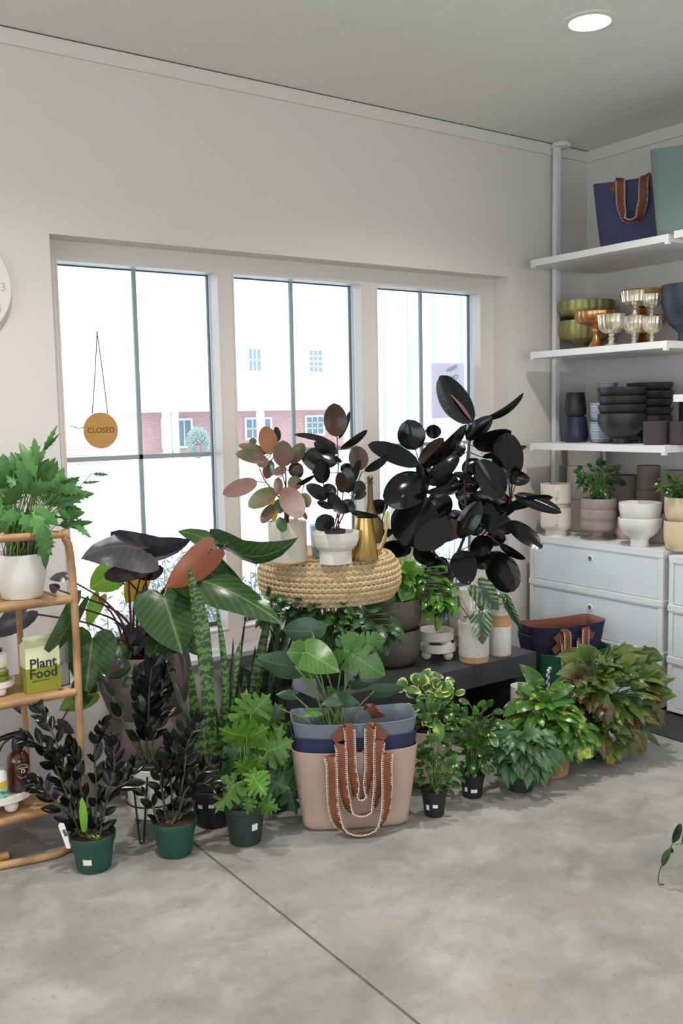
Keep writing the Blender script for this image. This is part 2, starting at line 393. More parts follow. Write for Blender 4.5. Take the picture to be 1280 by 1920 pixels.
for i, (h0, h1) in enumerate(holes):
    w = MB(); d0, d1 = FY+.05, GY+.03
    for q in (((h0-.02, d0, ZP0-.03), (h0, d1, ZP1+.03)), ((h1, d0, ZP0-.03), (h1+.02, d1, ZP1+.03)), ((h0, d0, ZP1), (h1, d1, ZP1+.03)), ((h0, d0, ZP0-.03), (h1, d1, ZP0))): w.box(*q)
    w.box((h1-.006, FY+.07, ZP0), (h1, FY+.078, ZP1)); 
    root = struct(w.build('window_%d' % (i+1), M_sash, smooth=False, origin=(h0, GY, ZP0)))
    g_ = MB(); t = .010
    for q in (((h0, GY-.008, ZP0), (h0+t, GY+.01, ZP1)), ((h1-t, GY-.008, ZP0), (h1, GY+.01, ZP1)), ((h0, GY-.002, ZP1-.005), (h1, GY+.01, ZP1)), ((h0, GY-.008, ZP0), (h1, GY+.01, ZP0+.022))): g_.box(*q)
    g_.build('gasket', M_gask, root, smooth=False)
    mm = MB(); xm = (h0+h1)/2; zm = 1.3218
    mm.box((xm-.009, GY-.007, ZP0), (xm+.009, GY+.008, ZP1)); mm.box((h0, GY-.007, zm-.01), (h1, GY+.008, zm+.01))
    mm.build('muntin', M_munt, root, smooth=False)
    gg = MB(); gg.box((h0, GY-.001, ZP0), (h1, GY+.001, ZP1)); gg.build('pane', mg_, root, smooth=False)
# ================================================================ downlights (the one in view and its rows through the shop)
M_lens = mat('lamp_lens', (255, 255, 255), .4, emit=((1, .95, .88), 9)); M_ring = mat('lamp_ring', (225, 222, 216), .5)
for i, (lx, ly) in enumerate(LAMPS):
    if i == 0:
        t = thing('recessed_downlight', (lx, ly, ZC), 'round white recessed downlight shining in the boarded ceiling', 'ceiling light')
    else:
        t = thing('recessed_downlight', (lx, ly, ZC), 'round white recessed downlight over the shop floor, %s' % ('left of the one in view', 'far left near the window wall', 'behind the view at right', 'straight behind the view', 'behind the view at left', 'by the shop front at right', 'by the shop front in the middle', 'by the shop front at left')[i-1], 'ceiling light', 'downlights outside the view')
    b = MB(); b.lathe([(.078, -.002), (.08, -.006), (.104, -.004), (.108, 0)], (lx, ly, ZC), 40); b.build('trim_ring', M_ring, t)
    b = MB(); b.lathe([(0, -.0028), (.078, -.0028)], (lx, ly, ZC), 40); o = b.build('lens', M_lens, t)
    o.data.flip_normals()
    L = bpy.data.lights.new('downlight_lamp', 'SPOT'); L.energy = LAMP_POWER*4*ROW[i]; L.spot_size = math.radians(140); L.spot_blend = 1; L.shadow_soft_size = .05; L.color = (1, .955, .9)
    lo = bpy.data.objects.new('downlight_lamp', L); COL.objects.link(lo); lo.location = (0, 0, -.02); lo.parent = t
# ================================================================ outside
M_snow = mat('snowy_ground', (236, 240, 245), .8, noise=((206, 214, 222), .6, .2))
b = MB(); b.box((-60, .34, -.4), (80, 90, -.22)); tag(struct(b.build('ground_outside', M_snow, smooth=False)))
M_sid = mat('white_siding', (240, 243, 246), .7); M_batt = mat('batten_shade', (190, 204, 220), .7)  # blue-grey batten tone carries shadow in its colour
# board-and-batten wing of this building seen through the right window
WX = 1.7; wy = at(700, 620, x=WX).y; t = thing('building_wing', (WX, wy, -.22), 'white board-and-batten building wing seen through the right window', 'building')
b = MB(); b.box((WX, .34, -.22), (WX+5, wy, 7)); b.build('wall', mat('wing_wall', (226, 238, 242), .7), t, smooth=False)
M_bt_shade = mat('batten', (186, 200, 216), .7)  # white battens with their shadow put into the colour as blue-grey
y_ = at(717, 620, x=WX).y
while y_ > .5:
    b = MB(); b.box((WX-.022, y_-.022, -.22), (WX-.0005, y_+.022, 6.9)); b.build('batten', M_bt_shade, t, smooth=False); y_ -= .4
# brick and white house across the lot
y_ = 34.0
def hx(u, v=800): return at(u, v, y=y_).x
def hz(v, u=500): return at(u, v, y=y_).z
M_brick, nt, bs = newmat('brick')
bt = nt.nodes.new('ShaderNodeTexBrick'); tc = nt.nodes.new('ShaderNodeTexCoord'); mp = nt.nodes.new('ShaderNodeMapping'); mp.inputs['Rotation'].default_value = (PI/2, 0, 0)
nt.links.new(tc.outputs['Object'], mp.inputs[0]); nt.links.new(mp.outputs[0], bt.inputs[0]); bt.inputs['Scale'].default_value = 3.2
bt.inputs['Color1'].default_value = (*lin((214, 162, 160)), 1); bt.inputs['Color2'].default_value = (*lin((202, 150, 152)), 1); bt.inputs['Mortar'].default_value = (*lin((220, 196, 194)), 1); nt.links.new(bt.outputs[0], bs.inputs['Base Color'])
t = thing('neighboring_house', (hx(400), y_, -.22), 'white house with brick lower storey and porch beyond the snowy lot', 'building')
gz = -.22; ev = hz(768)
b = MB(); b.box((hx(268), y_, gz), (hx(760), y_+.3, ev)); b.build('brick_wall', M_brick, t, smooth=False)
b = MB(); b.box((hx(-300), y_+.02, ev), (hx(900), y_+7, ev+14)); b.box((hx(-300), y_+.3, gz), (hx(900), y_+7, ev)); b.build('upper_wall', M_sid, t, smooth=False)
b = MB(); b.box((hx(220), y_-2.2, ev-.05), (hx(900), y_, ev+.28)); b.build('porch_roof', mat('eave', (205, 216, 222), .6), t, smooth=False)
b = MB(); b.box((hx(262), y_-2.0, gz), (hx(430), y_-1.85, hz(838))); b.build('porch_wall', M_brick, t, smooth=False)
for u in (275, 290, 388, 447, 606):
    b = MB(); q = hx(u); b.box((q-.13, y_-2.1, gz), (q+.13, y_-1.85, ev)); b.build('column', M_sid, t, smooth=False)
M_dk = mat('dark_glass', (120, 140, 160), .2); M_pw = mat('window_white', (240, 240, 240), .5)
for (u0, u1, v0, v1, nx, nz_) in ((305, 330, 785, 830, 2, 1), (332, 356, 785, 830, 2, 1), (461, 483, 786, 820, 2, 2), (484, 505, 786, 820, 2, 2), (574, 604, 784, 816, 3, 3), (640, 662, 784, 816, 3, 3), (469, 491, 655, 696, 3, 2), (582, 605, 655, 696, 3, 4), (705, 730, 655, 696, 3, 4)):
    xa, xb, za, zb = hx(u0), hx(u1), hz(v1), hz(v0); yy = y_-.02 if v0 > 700 else y_
    b = MB(); e = .1
    b.box((xa-e, yy-.06, za-e), (xa, yy+.01, zb+e)); b.box((xb, yy-.06, za-e), (xb+e, yy+.01, zb+e)); b.box((xa, yy-.06, zb), (xb, yy+.01, zb+e)); b.box((xa, yy-.06, za-e), (xb, yy+.01, za))
    for i in range(1, nx): q = xa+(xb-xa)*i/nx; b.box((q-.025, yy-.05, za), (q+.025, yy, zb))
    for i in range(1, nz_): q = za+(zb-za)*i/nz_; b.box((xa, yy-.05, q-.025), (xb, yy, q+.025))
    f = b.build('window', M_pw, t, smooth=False); b = MB(); b.box((xa, yy-.03, za), (xb, yy-.01, zb)); b.build('pane', M_dk, f, smooth=False)
# low brick wall at the left of the lot
p = at(126, 852, y=30); q = at(205, 850, y=30)
b = MB(); b.box((p.x-.8, 30, -.22), (q.x, 30.5, at(126, 832, y=30).z)); o = b.build('garden_wall', M_brick, smooth=False, origin=(p.x, 30, -.22)); tag(o, 'low brick garden wall far across the lot behind the round sign', 'wall')
# grasses and shrubs just outside
M_straw = mat('dry_grass', (170, 160, 110), .8, noise=((120, 135, 90), 14, .2)); M_twig = mat('twig', (120, 112, 104), .8)
M_ever = mat('frosted_needles', (110, 134, 124), .8, noise=((196, 206, 206), 30, .15))
def grass(u, v, y, h, n, label, spread=.3):
    c = at(u, v, y=y); c.z = -.22; b = MB()
    for i in range(n):
        a = random.uniform(0, 2*PI); r = random.random()*.1; q = c+Vector((math.cos(a)*r, math.sin(a)*r, 0)); hh = h*random.uniform(.6, 1)
        d = Vector((math.cos(a), math.sin(a), 0))*random.uniform(.1, spread)*h
        b.tube([q, q+d*.35+Vector((0, 0, hh*.6)), q+d+Vector((0, 0, hh))], [.006, .004, .0015], 3)
    tag(b.build('ornamental_grass', M_straw, origin=c), label, 'grass')
grass(732, 905, 1.5, 1.2, 420, 'tall dry ornamental grass clump outside the right window', .2)
grass(835, 1000, .75, .95, 200, 'short dry grass outside behind the dark rubber plant', .22)
def shrub(u, v, y, h, rr, label, n=260):
    c = at(u, v, y=y); zt_ = c.z; c.z = -.22; t = thing('garden_shrub', c, label, 'shrub'); st = MB(); fo = MB()
    for i in range(n):
        a = random.uniform(0, 2*PI); q = c+Vector((random.uniform(-.05, .05), random.uniform(-.05, .05), 0)); f = math.sqrt(random.random())
        e = c+Vector((math.cos(a)*rr*f, math.sin(a)*rr*f*.7, (zt_-c.z)*random.uniform(.45, 1)*(1-.3*f)))
        st.tube([q, (q+e)/2+Vector((0, 0, .05)), e], [.005, .003, .0015], 3)
        for k in range(7):
            g0 = (q+e)/2*(1-k/7)+e*(k/7); dd = Vector((random.uniform(-1, 1), random.uniform(-1, 1), random.uniform(-.2, 1))).normalized()*.05
            fo.leaf(g0, g0+dd, .012, 'lance', rnd=random.random())
    st.build('stems', M_twig, t); fo.build('foliage', M_ever, t)
shrub(475, 1035, .95, .9, .42, 'frosted evergreen shrub outside the middle window')
shrub(315, 992, 1.9, .9, .42, 'frosted evergreen shrub outside the left window')
shrub(190, 1090, .9, .9, .38, 'bare twiggy shrub outside left window behind the philodendron', 120)
shrub(640, 985, 1.4, .6, .3, 'low frosted shrub outside behind the woven pouf', 90)
t_ = at(372, 852, y=31); c = Vector((t_.x, 31, -.22)); t = thing('garden_shrub', c, 'round bush in front of the brick porch across the lot', 'shrub'); fo = MB()
for i in range(500):
    d = Vector((random.gauss(0, 1), random.gauss(0, 1), random.gauss(0, 1))).normalized()
    g0 = c+Vector((d.x*.34, d.y*.34, .6+d.z*.5)); fo.leaf(g0, g0+(d+Vector((0, 0, .4)))*.16, .09, 'ovate')
fo.build('foliage', M_ever, t)
# ================================================================ drawer cabinets
M_cab = mat('cabinet_white', (222, 224, 224), .4); M_drw = mat('drawer_white', (216, 222, 227), .35); M_hole = mat('hole_dark', (112, 106, 98), .6); M_knobr = mat('ring_white', (235, 235, 232), .3)
CX = -.5745; CZ = .803
def cabinet(y0, y1, label, zt, uy=None):
    t = thing('drawer_cabinet', (CX/2, (y0+y1)/2, 0), label, 'cabinet'); H = (zt-.02)/3; b = MB()
    b.box((CX+.011, y1+.002, .02), (-.015, y0-.002, zt-.012)); b.box((CX-.0015, y1-.001, zt-.0335), (-.012, y0+.001, zt+.0005))
    for k in range(3):
        z0 = .02+k*H; z1 = z0+H
        b.box((CX, y1, z0), (CX+.012, y1+.024, z1)); b.box((CX, y0-.024, z0), (CX+.012, y0, z1))
        b.box((CX, y1+.024, z0), (CX+.012, y0-.024, z0+.016)); b.box((CX, y1+.024, z1-.024), (CX+.012, y0-.024, z1))
        if k: b.box((CX-.004, y1-.004, z0-.014), (-.014, y0+.004, z0+.014))
    b.build('body', M_cab, t, smooth=False)
    for k in range(3):
        z0 = .02+k*H; z1 = z0+H; d = MB(); d.box((CX+.0035, y1+.027, z0+.022), (CX+.0125, y0-.027, z1-.026)); dr = d.build('drawer', M_drw, t, smooth=False)
        zc = z1-.088; yc = (y0+y1)/2+.012
        r = MB()
        Mx = Matrix.Translation((CX+.003, yc, zc)) @ Matrix.Rotation(-PI/2, 4, 'Y')
        r.lathe([(.0125, .004), (.0125, .001), (.0145, .003), (.0185, .0025), (.020, 0)], (0, 0, 0), 28); r.v = [Mx @ v for v in r.v]; r.build('finger_ring', M_knobr, dr)
        r = MB(); r.lathe([(.0001, .0014), (.0132, .0014)], (0, 0, 0), 24); r.v = [Mx @ v for v in r.v]; r.build('finger_hole', M_hole, dr)
        s_ = MB(); s_.box((CX+.002, y1+.026, z1-.0262), (CX+.006, y0-.026, z1-.0238)); s_.build('shadow_gap', M_gap, dr, smooth=False)
    return t
cabinet(-.101, -.976, 'white three-drawer cabinet under the wall shelves, left of the two', CZ)
cabinet(-1.012, -1.887, 'white three-drawer cabinet cut by the right edge of the photo', .788)
b = MB(); b.box((-.86, -2.3, .0005), (-.02, -.5, .006)); tag(b.build('floor_sheet', mat('black_sheet', (40, 40, 42), .7), smooth=False, origin=(-.4, -1.4, 0)), 'thin black sheet on the floor under the white cabinets', 'mat')  # flat black sheet lying beneath both cabinets
# ================================================================ wall shelves
M_shelf = mat('shelf_white', (226, 226, 226), .4); SH = (2.3083, 1.8144, 1.3148)
for z, nm in zip(SH, ('white wall shelf with the tote bags, highest of three', 'white wall shelf with the metal goblets, middle of three', 'white wall shelf with the black bowls, lowest of three')):
    b = MB(); b.box((CX, -.976, z-.034), (-.003, -.101, z)); b.box((CX, -.976, z-.046), (CX+.02, -.955, z-.034)); b.box((CX+.0, -.122, z-.042), (CX+.02, -.101, z-.034))
    o = b.build('wall_shelf', M_shelf, smooth=False, origin=(CX/2, -.54, z-.034)); tag(o, nm, 'shelf', 'wall shelves')
q1 = at(1263, 433, x=CX); q2 = at(1262, 740, x=CX)
for q, nm in ((q1, 'white shelf of the next bay cut by the photo edge beside the sage tote'), (q2, 'white shelf of the next bay cut by the photo edge beside the black bowls')):
    b = MB(); b.box((CX, q.y-.87, q.z-.034), (-.003, q.y, q.z)); tag(b.build('wall_shelf', M_shelf, smooth=False, origin=(CX/2, q.y-.4, q.z-.034)), nm, 'shelf')
Q1, Q2 = q1, q2
# shelf upright
t = thing('shelf_post', (-.29, -.045, 0), 'slim white floor-to-ceiling post in the corner by the shelves', 'post')
b = MB(); b.box((-.325, -.06, 0), (-.293, -.03, ZC-.02)); b.build('upright', M_shelf, t, smooth=False)
b = MB(); b.box((-.268, -.028, 0), (-.252, -.012, ZC-.02)); b.build('rail', M_trimw, t, smooth=False)
b = MB(); b.lathe([(0, -.03), (.05, -.03), (.055, -.024), (.055, -.012), (.045, -.001), (0, -.001)], (-.29, -.06, ZC), 28); b.build('ceiling_cap', M_trimw, t)
# ================================================================ pottery and goods on the shelves
random.seed(11)
def pot_profile(kind, w, h, th=.004):
    r = w/2
    if kind == 'cyl': P = [(0, 0), (r*.93, 0), (r*.97, .004), (r, h*.1), (r, h)]
    elif kind == 'cup': P = [(0, 0), (r*.86, 0), (r*.97, h*.07), (r, h*.2), (r*.93, h*.6), (r*.8, h)]
    elif kind == 'tumbler_dn': P = [(0, 0), (r*.8, 0), (r*.96, h*.12), (r, h*.3), (r*.92, h*.65), (r*.8, h)]
    elif kind == 'round': P = [(0, 0), (r*.6, 0), (r*.8, h*.08), (r*.93, h*.25), (r, h*.5), (r, h)]
    elif kind == 'taper': P = [(0, 0), (r*.7, 0), (r*.74, h*.04), (r*.9, h*.6), (r, h)]
    elif kind == 'bowl': P = [(0, 0), (r*.5, 0), (r*.72, h*.12), (r*.9, h*.38), (r*.98, h*.7), (r, h)]
    elif kind == 'dish': P = [(0, 0), (r*.55, 0), (r*.86, h*.14), (r*.98, h*.4), (r, h*.62), (r*.96, h)]
    elif kind == 'footbowl': P = [(0, 0), (r*.42, 0), (r*.42, h*.24), (r*.52, h*.33), (r*.8, h*.48), (r*.95, h*.68), (r, h*.88), (r, h)]
    elif kind == 'pedbowl': P = [(0, 0), (r*.62, 0), (r*.62, h*.05), (r*.3, h*.22), (r*.28, h*.36), (r*.6, h*.44), (r*.93, h*.56), (r, h*.75), (r*.97, h)]
    elif kind == 'stemlow': P = [(0, 0), (r*.42, 0), (r*.36, h*.03), (r*.15, h*.12), (r*.2, h*.2), (r*.15, h*.25), (r*.5, h*.3), (r*.85, h*.42), (r, h*.65), (r*.98, h)]
    elif kind == 'goblet': P = [(0, 0), (r*.64, 0), (r*.56, h*.04), (r*.2, h*.1), (r*.16, h*.19), (r*.26, h*.25), (r*.16, h*.31), (r*.2, h*.38), (r*.62, h*.44), (r*.92, h*.58), (r*.98, h*.78), (r*1.03, h*.97), (r*1.05, h)]
    elif kind == 'compote': P = [(0, 0), (r*.5, 0), (r*.46, h*.03), (r*.2, h*.22), (r*.14, h*.42), (r*.2, h*.47), (r*.2, h*.55), (r*.14, h*.6), (r*.4, h*.64), (r*.85, h*.72), (r, h*.85), (r*.99, h)]
    elif kind == 'egg': P = [(0, 0), (r*.5, 0), (r*.55, .006), (r*.8, h*.25), (r*.97, h*.55), (r, h*.7), (r*.95, h*.9), (r*.86, h)]
    elif kind == 'urn': P = [(0, 0), (r*.36, 0), (r*.36, h*.17), (r*.55, h*.26), (r*.85, h*.45), (r*.98, h*.65), (r, h*.85), (r*1.0, h)]
    elif kind == 'nursery': P = [(0, 0), (r*.72, 0), (r*.75, .006), (r*.91, h*.78), (r*.96, h*.79), (r*.97, h*.86), (r*1.0, h*.88), (r*1.0, h)]
    ir = P[-1][0]-th
    fl = {'footbowl': .36, 'pedbowl': .5, 'stemlow': .36, 'goblet': .48, 'compote': .72, 'urn': .3}.get(kind, .06)
    inner = []
    for q, z in reversed(P[2:-1]):
        if z > h*fl: inner.append((max(q-th, .002), z))
    return P+[(ir+th*.5, h+.001), (ir, h-.001)]+inner+[(max(.001, (inner[-1][0] if inner else ir)*.8), h*fl), (0, h*fl)]
def vessel(name, c, w, h, kind, m, label, cat, group=None, wob=None, seg=40, tilt=None):
    b = MB(); b.lathe(pot_profile(kind, w, h), c, getattr(wob, 'seg', seg), wob)
    o = b.build(name, m, origin=c); tag(o, label, cat, group); return o
def flute(n, a):
    f = lambda ang, z: 1+a*abs(math.sin(n*ang/2))-a*.5
    f.seg = n*6; return f
def on(u, z, x, v=None):           # a place on a shelf level z, x metres from the right wall
    for_v = {0: 600}.get(0); p = at(u, 0 if v is None else v, x=x); 
    return Vector((x, p.y, z))
def sp(u, z, x): 
    p = at(u, 1000 if z < 1 else 800, x=x); return Vector((x, p.y, z+.0005))
def st(p, px): return px/ppm(p)
M_green = mat('olive_metal', (182, 178, 118), .4, .3, noise=((90, 92, 36), 9, .15), bump=.2, bscale=40, stretch=(1, 1, .25))
M_copper = mat('copper_metal', (232, 172, 122), .25, .8, noise=((176, 112, 52), 12, .2))
M_merc = mat('mercury_glass', (238, 234, 224), .2, .7, noise=((186, 170, 136), 24, .16), bump=.3, bscale=50)
M_gold = mat('gold_metal', (190, 140, 66), .25, .9, noise=((120, 80, 34), 14, .2))
M_navyc = mat('dark_slate_glaze', (52, 60, 76), .45, noise=((34, 38, 50), 8, .2))
M_ind = mat('indigo_glaze', (36, 48, 72), .35, noise=((22, 24, 34), 10, .15))
M_blk = mat('black_ceramic', (48, 43, 42), .45, noise=((34, 31, 32), 10, .2))
M_char = mat('charcoal_clay', (62, 56, 56), .8)
def dotted():
    m, nt, b = newmat('blue_pattern_glaze'); uv = nt.nodes.new('ShaderNodeTexCoord'); s_ = nt.nodes.new('ShaderNodeSeparateXYZ'); nt.links.new(uv.outputs['Object'], s_.inputs[0])
    u2 = nt.nodes.new('ShaderNodeUVMap'); s2 = nt.nodes.new('ShaderNodeSeparateXYZ'); nt.links.new(u2.outputs[0], s2.inputs[0])
    a = mth(nt, 'SINE', mth(nt, 'MULTIPLY', s2.outputs[0], 2*PI*44)); c = mth(nt, 'SINE', mth(nt, 'MULTIPLY', s_.outputs[2], 2*PI/.0085))
    f = mth(nt, 'MULTIPLY', mth(nt, 'ADD', mth(nt, 'MULTIPLY', a, .6), mth(nt, 'ADD', c, .15)), 2.5, True)
    nt.links.new(mixc(nt, f, (206, 216, 226), (92, 112, 140)), b.inputs['Base Color']); b.inputs['Roughness'].default_value = .4; return m
M_pat = dotted()
M_white = mat('white_glaze', (232, 230, 224), .3, coat=.3); M_cream = mat('cream_ceramic', (222, 214, 200), .5)
M_pink = mat('blush_ceramic', (232, 218, 208), .55); M_mauve = mat('mauve_clay', (168, 150, 144), .8, noise=((146, 128, 124), 16, .2), bump=.15)
M_taupe = mat('taupe_clay', (122, 108, 104), .85, bump=.2, bscale=120); M_tan = mat('tan_ceramic', (216, 196, 160), .5)
z2, z3, z1 = SH[1], SH[2], SH[0]
# middle shelf: metal bowls and goblets
c = sp(1096, z2, -.20); k = 1/ppm(c)
vessel('footed_bowl', c, 100*k, 58*k, 'stemlow', M_green, 'green metal footed bowl, lower of the two stacked', 'bowl', 'green bowls on the middle shelf', flute(22, .045))
vessel('footed_bowl', c+Vector((0, 0, 48*k)), 104*k, 46*k, 'stemlow', M_green, 'green metal footed bowl, upper of the two stacked', 'bowl', 'green bowls on the middle shelf', flute(22, .045))
c = sp(1116, z2, -.40); k = 1/ppm(c)
vessel('compote', c, 80*k, 68*k, 'compote', M_copper, 'copper pedestal compote in front of the green bowls', 'bowl', None, flute(14, .025))
c = sp(1144, z2, -.50); k = 1/ppm(c)
def goblet(c, w, h, label): return vessel('goblet', c, w, h, 'goblet', M_merc, label, 'goblet', 'mercury glass goblets', flute(12, .07))
goblet(c, 50*k, 58*k, 'silvery scalloped goblet standing alone right of the copper compote')
c1 = sp(1186, z2, -.44); k = 1/ppm(c1); goblet(c1, 44*k, 53*k, 'silvery scalloped goblet, lower left of the stacked four')
goblet(c1+Vector((0, -.003, 53*k)), 50*k, 46*k, 'silvery scalloped goblet, upper left of the stacked four')
c2 = sp(1219, z2, -.42); k = 1/ppm(c2); goblet(c2, 37*k, 50*k, 'silvery scalloped goblet, lower right of the stacked four')
goblet(c2+Vector((0, .003, 50*k)), 36*k, 42*k, 'silvery scalloped goblet, upper right of the stacked four')
c = sp(1202, z2, -.20); k = 1/ppm(c)
vessel('compote', c, 92*k, 58*k, 'compote', M_gold, 'gold pedestal bowl behind the goblets, lower', 'bowl', 'gold bowls behind the goblets', flute(16, .02))
vessel('compote', c+Vector((0, 0, 50*k)), 84*k, 56*k, 'compote', M_gold, 'gold pedestal bowl behind the goblets, topmost', 'bowl', 'gold bowls behind the goblets', flute(16, .02))
c = sp(1286, z2, -.33); k = 1/ppm(c)
vessel('urn_planter', c, 98*k, 106*k, 'urn', M_navyc, 'large dark slate footed planter on the middle shelf', 'planter')
# lowest shelf: dark pottery
c = sp(1079, z3, -.36); k = 1/ppm(c)
vessel('cup_pot', c, 47*k, 47*k, 'tumbler_dn', M_ind, 'dark indigo glazed cup pot, lower of two stacked', 'pot', 'indigo cups')
vessel('cup_pot', c+Vector((0, .004, 47.5*k)), 41*k, 45*k, 'tumbler_dn', M_blk, 'dark indigo glazed cup pot, upper of two stacked', 'pot', 'indigo cups')
for (u, x, w, hs, nm) in ((1128, -.34, 44, (38, 36), 'left stack beside black bowls'), (1137, -.16, 38, (36, 36, 36), 'back stack behind the black bowls'), (1181, -.14, 48, (36, 36, 38), 'taller stack behind the black bowls')):
    c = sp(u, z3, x); k = 1/ppm(c); z = 0
    for i, h in enumerate(hs):
        vessel('patterned_cup', c+Vector((0, 0, z)), w*k, h*k, 'round', M_pat, 'blue and white patterned cup, %s in the %s' % (('bottom', 'second', 'third')[i], nm), 'cup', 'blue patterned cups'); z += h*k+.0005
def bowlstack(u, zz, x, w, hb, step, n, kind, m, what, grp, name='bowl', kind0=None, seg=44):
    c = sp(u, zz, x); k = 1/ppm(c); z = 0
    for i in range(n):
        h = hb if i == 0 else step*1.5
        kd = (kind0 or kind) if i == 0 else kind
        off = Vector((random.uniform(-.003, .003), random.uniform(-.003, .003), z))
        vessel(name, c+off, w*k*(1 if i else .99), h*k, kd, m, '%s, %s' % (what, ('bottom of the stack', 'second from the bottom', 'third from the bottom', 'fourth from the bottom', 'top of the stack')[i]), 'bowl', grp)
        z += (hb-step*.5 if i == 0 else step)*k+.0003
    return c, k, z
bowlstack(1165, z3, -.42, 88, 56, 16, 4, 'bowl', M_blk, 'black footed bowl in the front left stack', 'black bowls front stack', kind0='urn')
bowlstack(1217, z3, -.22, 84, 50, 15, 5, 'bowl', M_blk, 'black bowl in the rear right stack', 'black bowls rear stack', kind0='urn')
c = sp(1230, z3, -.46); k = 1/ppm(c); vessel('cylinder_pot', c, 47*k, 43*k, 'cyl', M_char, 'charcoal cylinder pot right of the black bowls', 'pot', 'charcoal pots on lowest shelf')
c = sp(1279, z3, -.42); k = 1/ppm(c); vessel('cylinder_pot', c, 47*k, 43*k, 'cyl', M_char, 'charcoal cylinder pot cut by the photo edge', 'pot', 'charcoal pots on lowest shelf')
c = sp(1296, z3, -.25); k = 1/ppm(c); vessel('cylinder_pot', c, 46*k, 86*k, 'cyl', M_blk, 'tall black pot at the right edge behind the charcoal pots', 'pot')
# cabinet top
zc = CZ
c = sp(1042, zc, -.50); k = 1/ppm(c)
def blush(c, h, label, foot):
    b = MB(); w = 58*k/2
    P = [(0, 0), (w*.68, 0), (w*.7, h*.22), (w*.86, h*.25), (w*.98, h*.32), (w, h*.4), (w, h), (w-.004, h), (w-.004, h*.35), (0, h*.35)] if foot else [(0, 0), (w*.86, 0), (w*.88, h*.12), (w*.96, h*.18), (w, h), (w-.004, h), (w-.004, h*.2), (0, h*.2)]
    b.lathe(P, c, 36); o = b.build('tiered_pot', M_pink, origin=c); tag(o, label, 'pot', 'blush tiered pots')
    b = MB(); q = c+Vector((-w*.75, -w*.72, h*.62)); b.box(q-Vector((.006, .008, h*.16)), q+Vector((.006, .008, h*.16))); b.build('lug', M_pink, o, smooth=False)
blush(c, 54*k, 'blush white tiered pot on the cabinet, lower of two', True); blush(c+Vector((0, 0, 54.5*k)), 43*k, 'blush white tiered pot on the cabinet, upper of two', False)
for (u, x, w, hs, m, nm) in ((1093, -.2, 62, (58, 62, 44), M_cream, 'cream cylinder planter at the back of the cabinet'), (1214, -.27, 45, (46, 46, 46), M_taupe, 'taupe cylinder pot in the left column'), (1260, -.3, 46, (44, 46, 46), M_taupe, 'taupe cylinder pot in the right column')):
    c = sp(u, zc, x); k = 1/ppm(c); z = 0
    for i, h in enumerate(hs):
        vessel('cylinder_pot', c+Vector((0, 0, z)), (w-i*1.5)*k, h*k, 'cyl', m, nm+', '+('bottom', 'middle', 'top')[i]+' of three', 'pot', nm.split(' in ')[0].split(' at ')[0]); z += h*k+.0005
c = sp(1130, zc, -.1); k = 1/ppm(c); b = MB(); b.lathe([(0, 0), (.014, 0), (.014, 150*k), (.012, 150*k+.004), (0, 150*k+.004)], c, 16); tag(b.build('pillar_candle', M_cream, origin=c), 'slim cream pillar behind the small leafy plant', 'candle')
c, k, z = bowlstack(1121, zc, -.47, 66, 38, 20, 3, 'dish', M_mauve, 'mauve clay bowl in the front stack', 'mauve bowls in front', kind0='pedbowl')
MAUVE_TOP = c+Vector((0, 0, z+.004)); 
bowlstack(1168, zc, -.26, 62, 46, 17, 5, 'dish', M_taupe, 'taupe clay bowl in the rear stack', 'taupe bowls at the back', kind0='pedbowl')
c = sp(1199, zc, -.505); k = 1/ppm(c)
vessel('footed_bowl', c, 79*k, 54*k, 'footbowl', M_white, 'glossy white footed bowl on the cabinet, lower of two', 'bowl', 'white footed bowls'); vessel('footed_bowl', c+Vector((0, 0, 38*k)), 78*k, 44*k, 'bowl', M_white, 'glossy white footed bowl on the cabinet, upper of two', 'bowl', 'white footed bowls')
c = sp(1232, zc, -.36); k = 1/ppm(c); vessel('round_pot', c, 46*k, 58*k, 'round', M_mauve, 'mauve round pot between the white and tan pots', 'pot')
c = sp(1172, zc, -.33); k = 1/ppm(c); vessel('round_pot', c, 40*k, 40*k, 'round', mat('dusty_rose', (206, 178, 172), .5), 'rose pink low pot behind the white footed bowls', 'pot')
c = sp(1273, zc, -.49); k = 1/ppm(c)
vessel('round_pot', c, 56*k, 56*k, 'round', M_tan, 'tan rounded pot at the right edge, lower of two', 'pot', 'tan pots'); vessel('round_pot', c+Vector((0, 0, 52*k)), 55*k, 48*k, 'round', M_tan, 'tan rounded pot at the right edge, upper of two', 'pot', 'tan pots')
TAN_TOP = c+Vector((0, 0, 100*k))
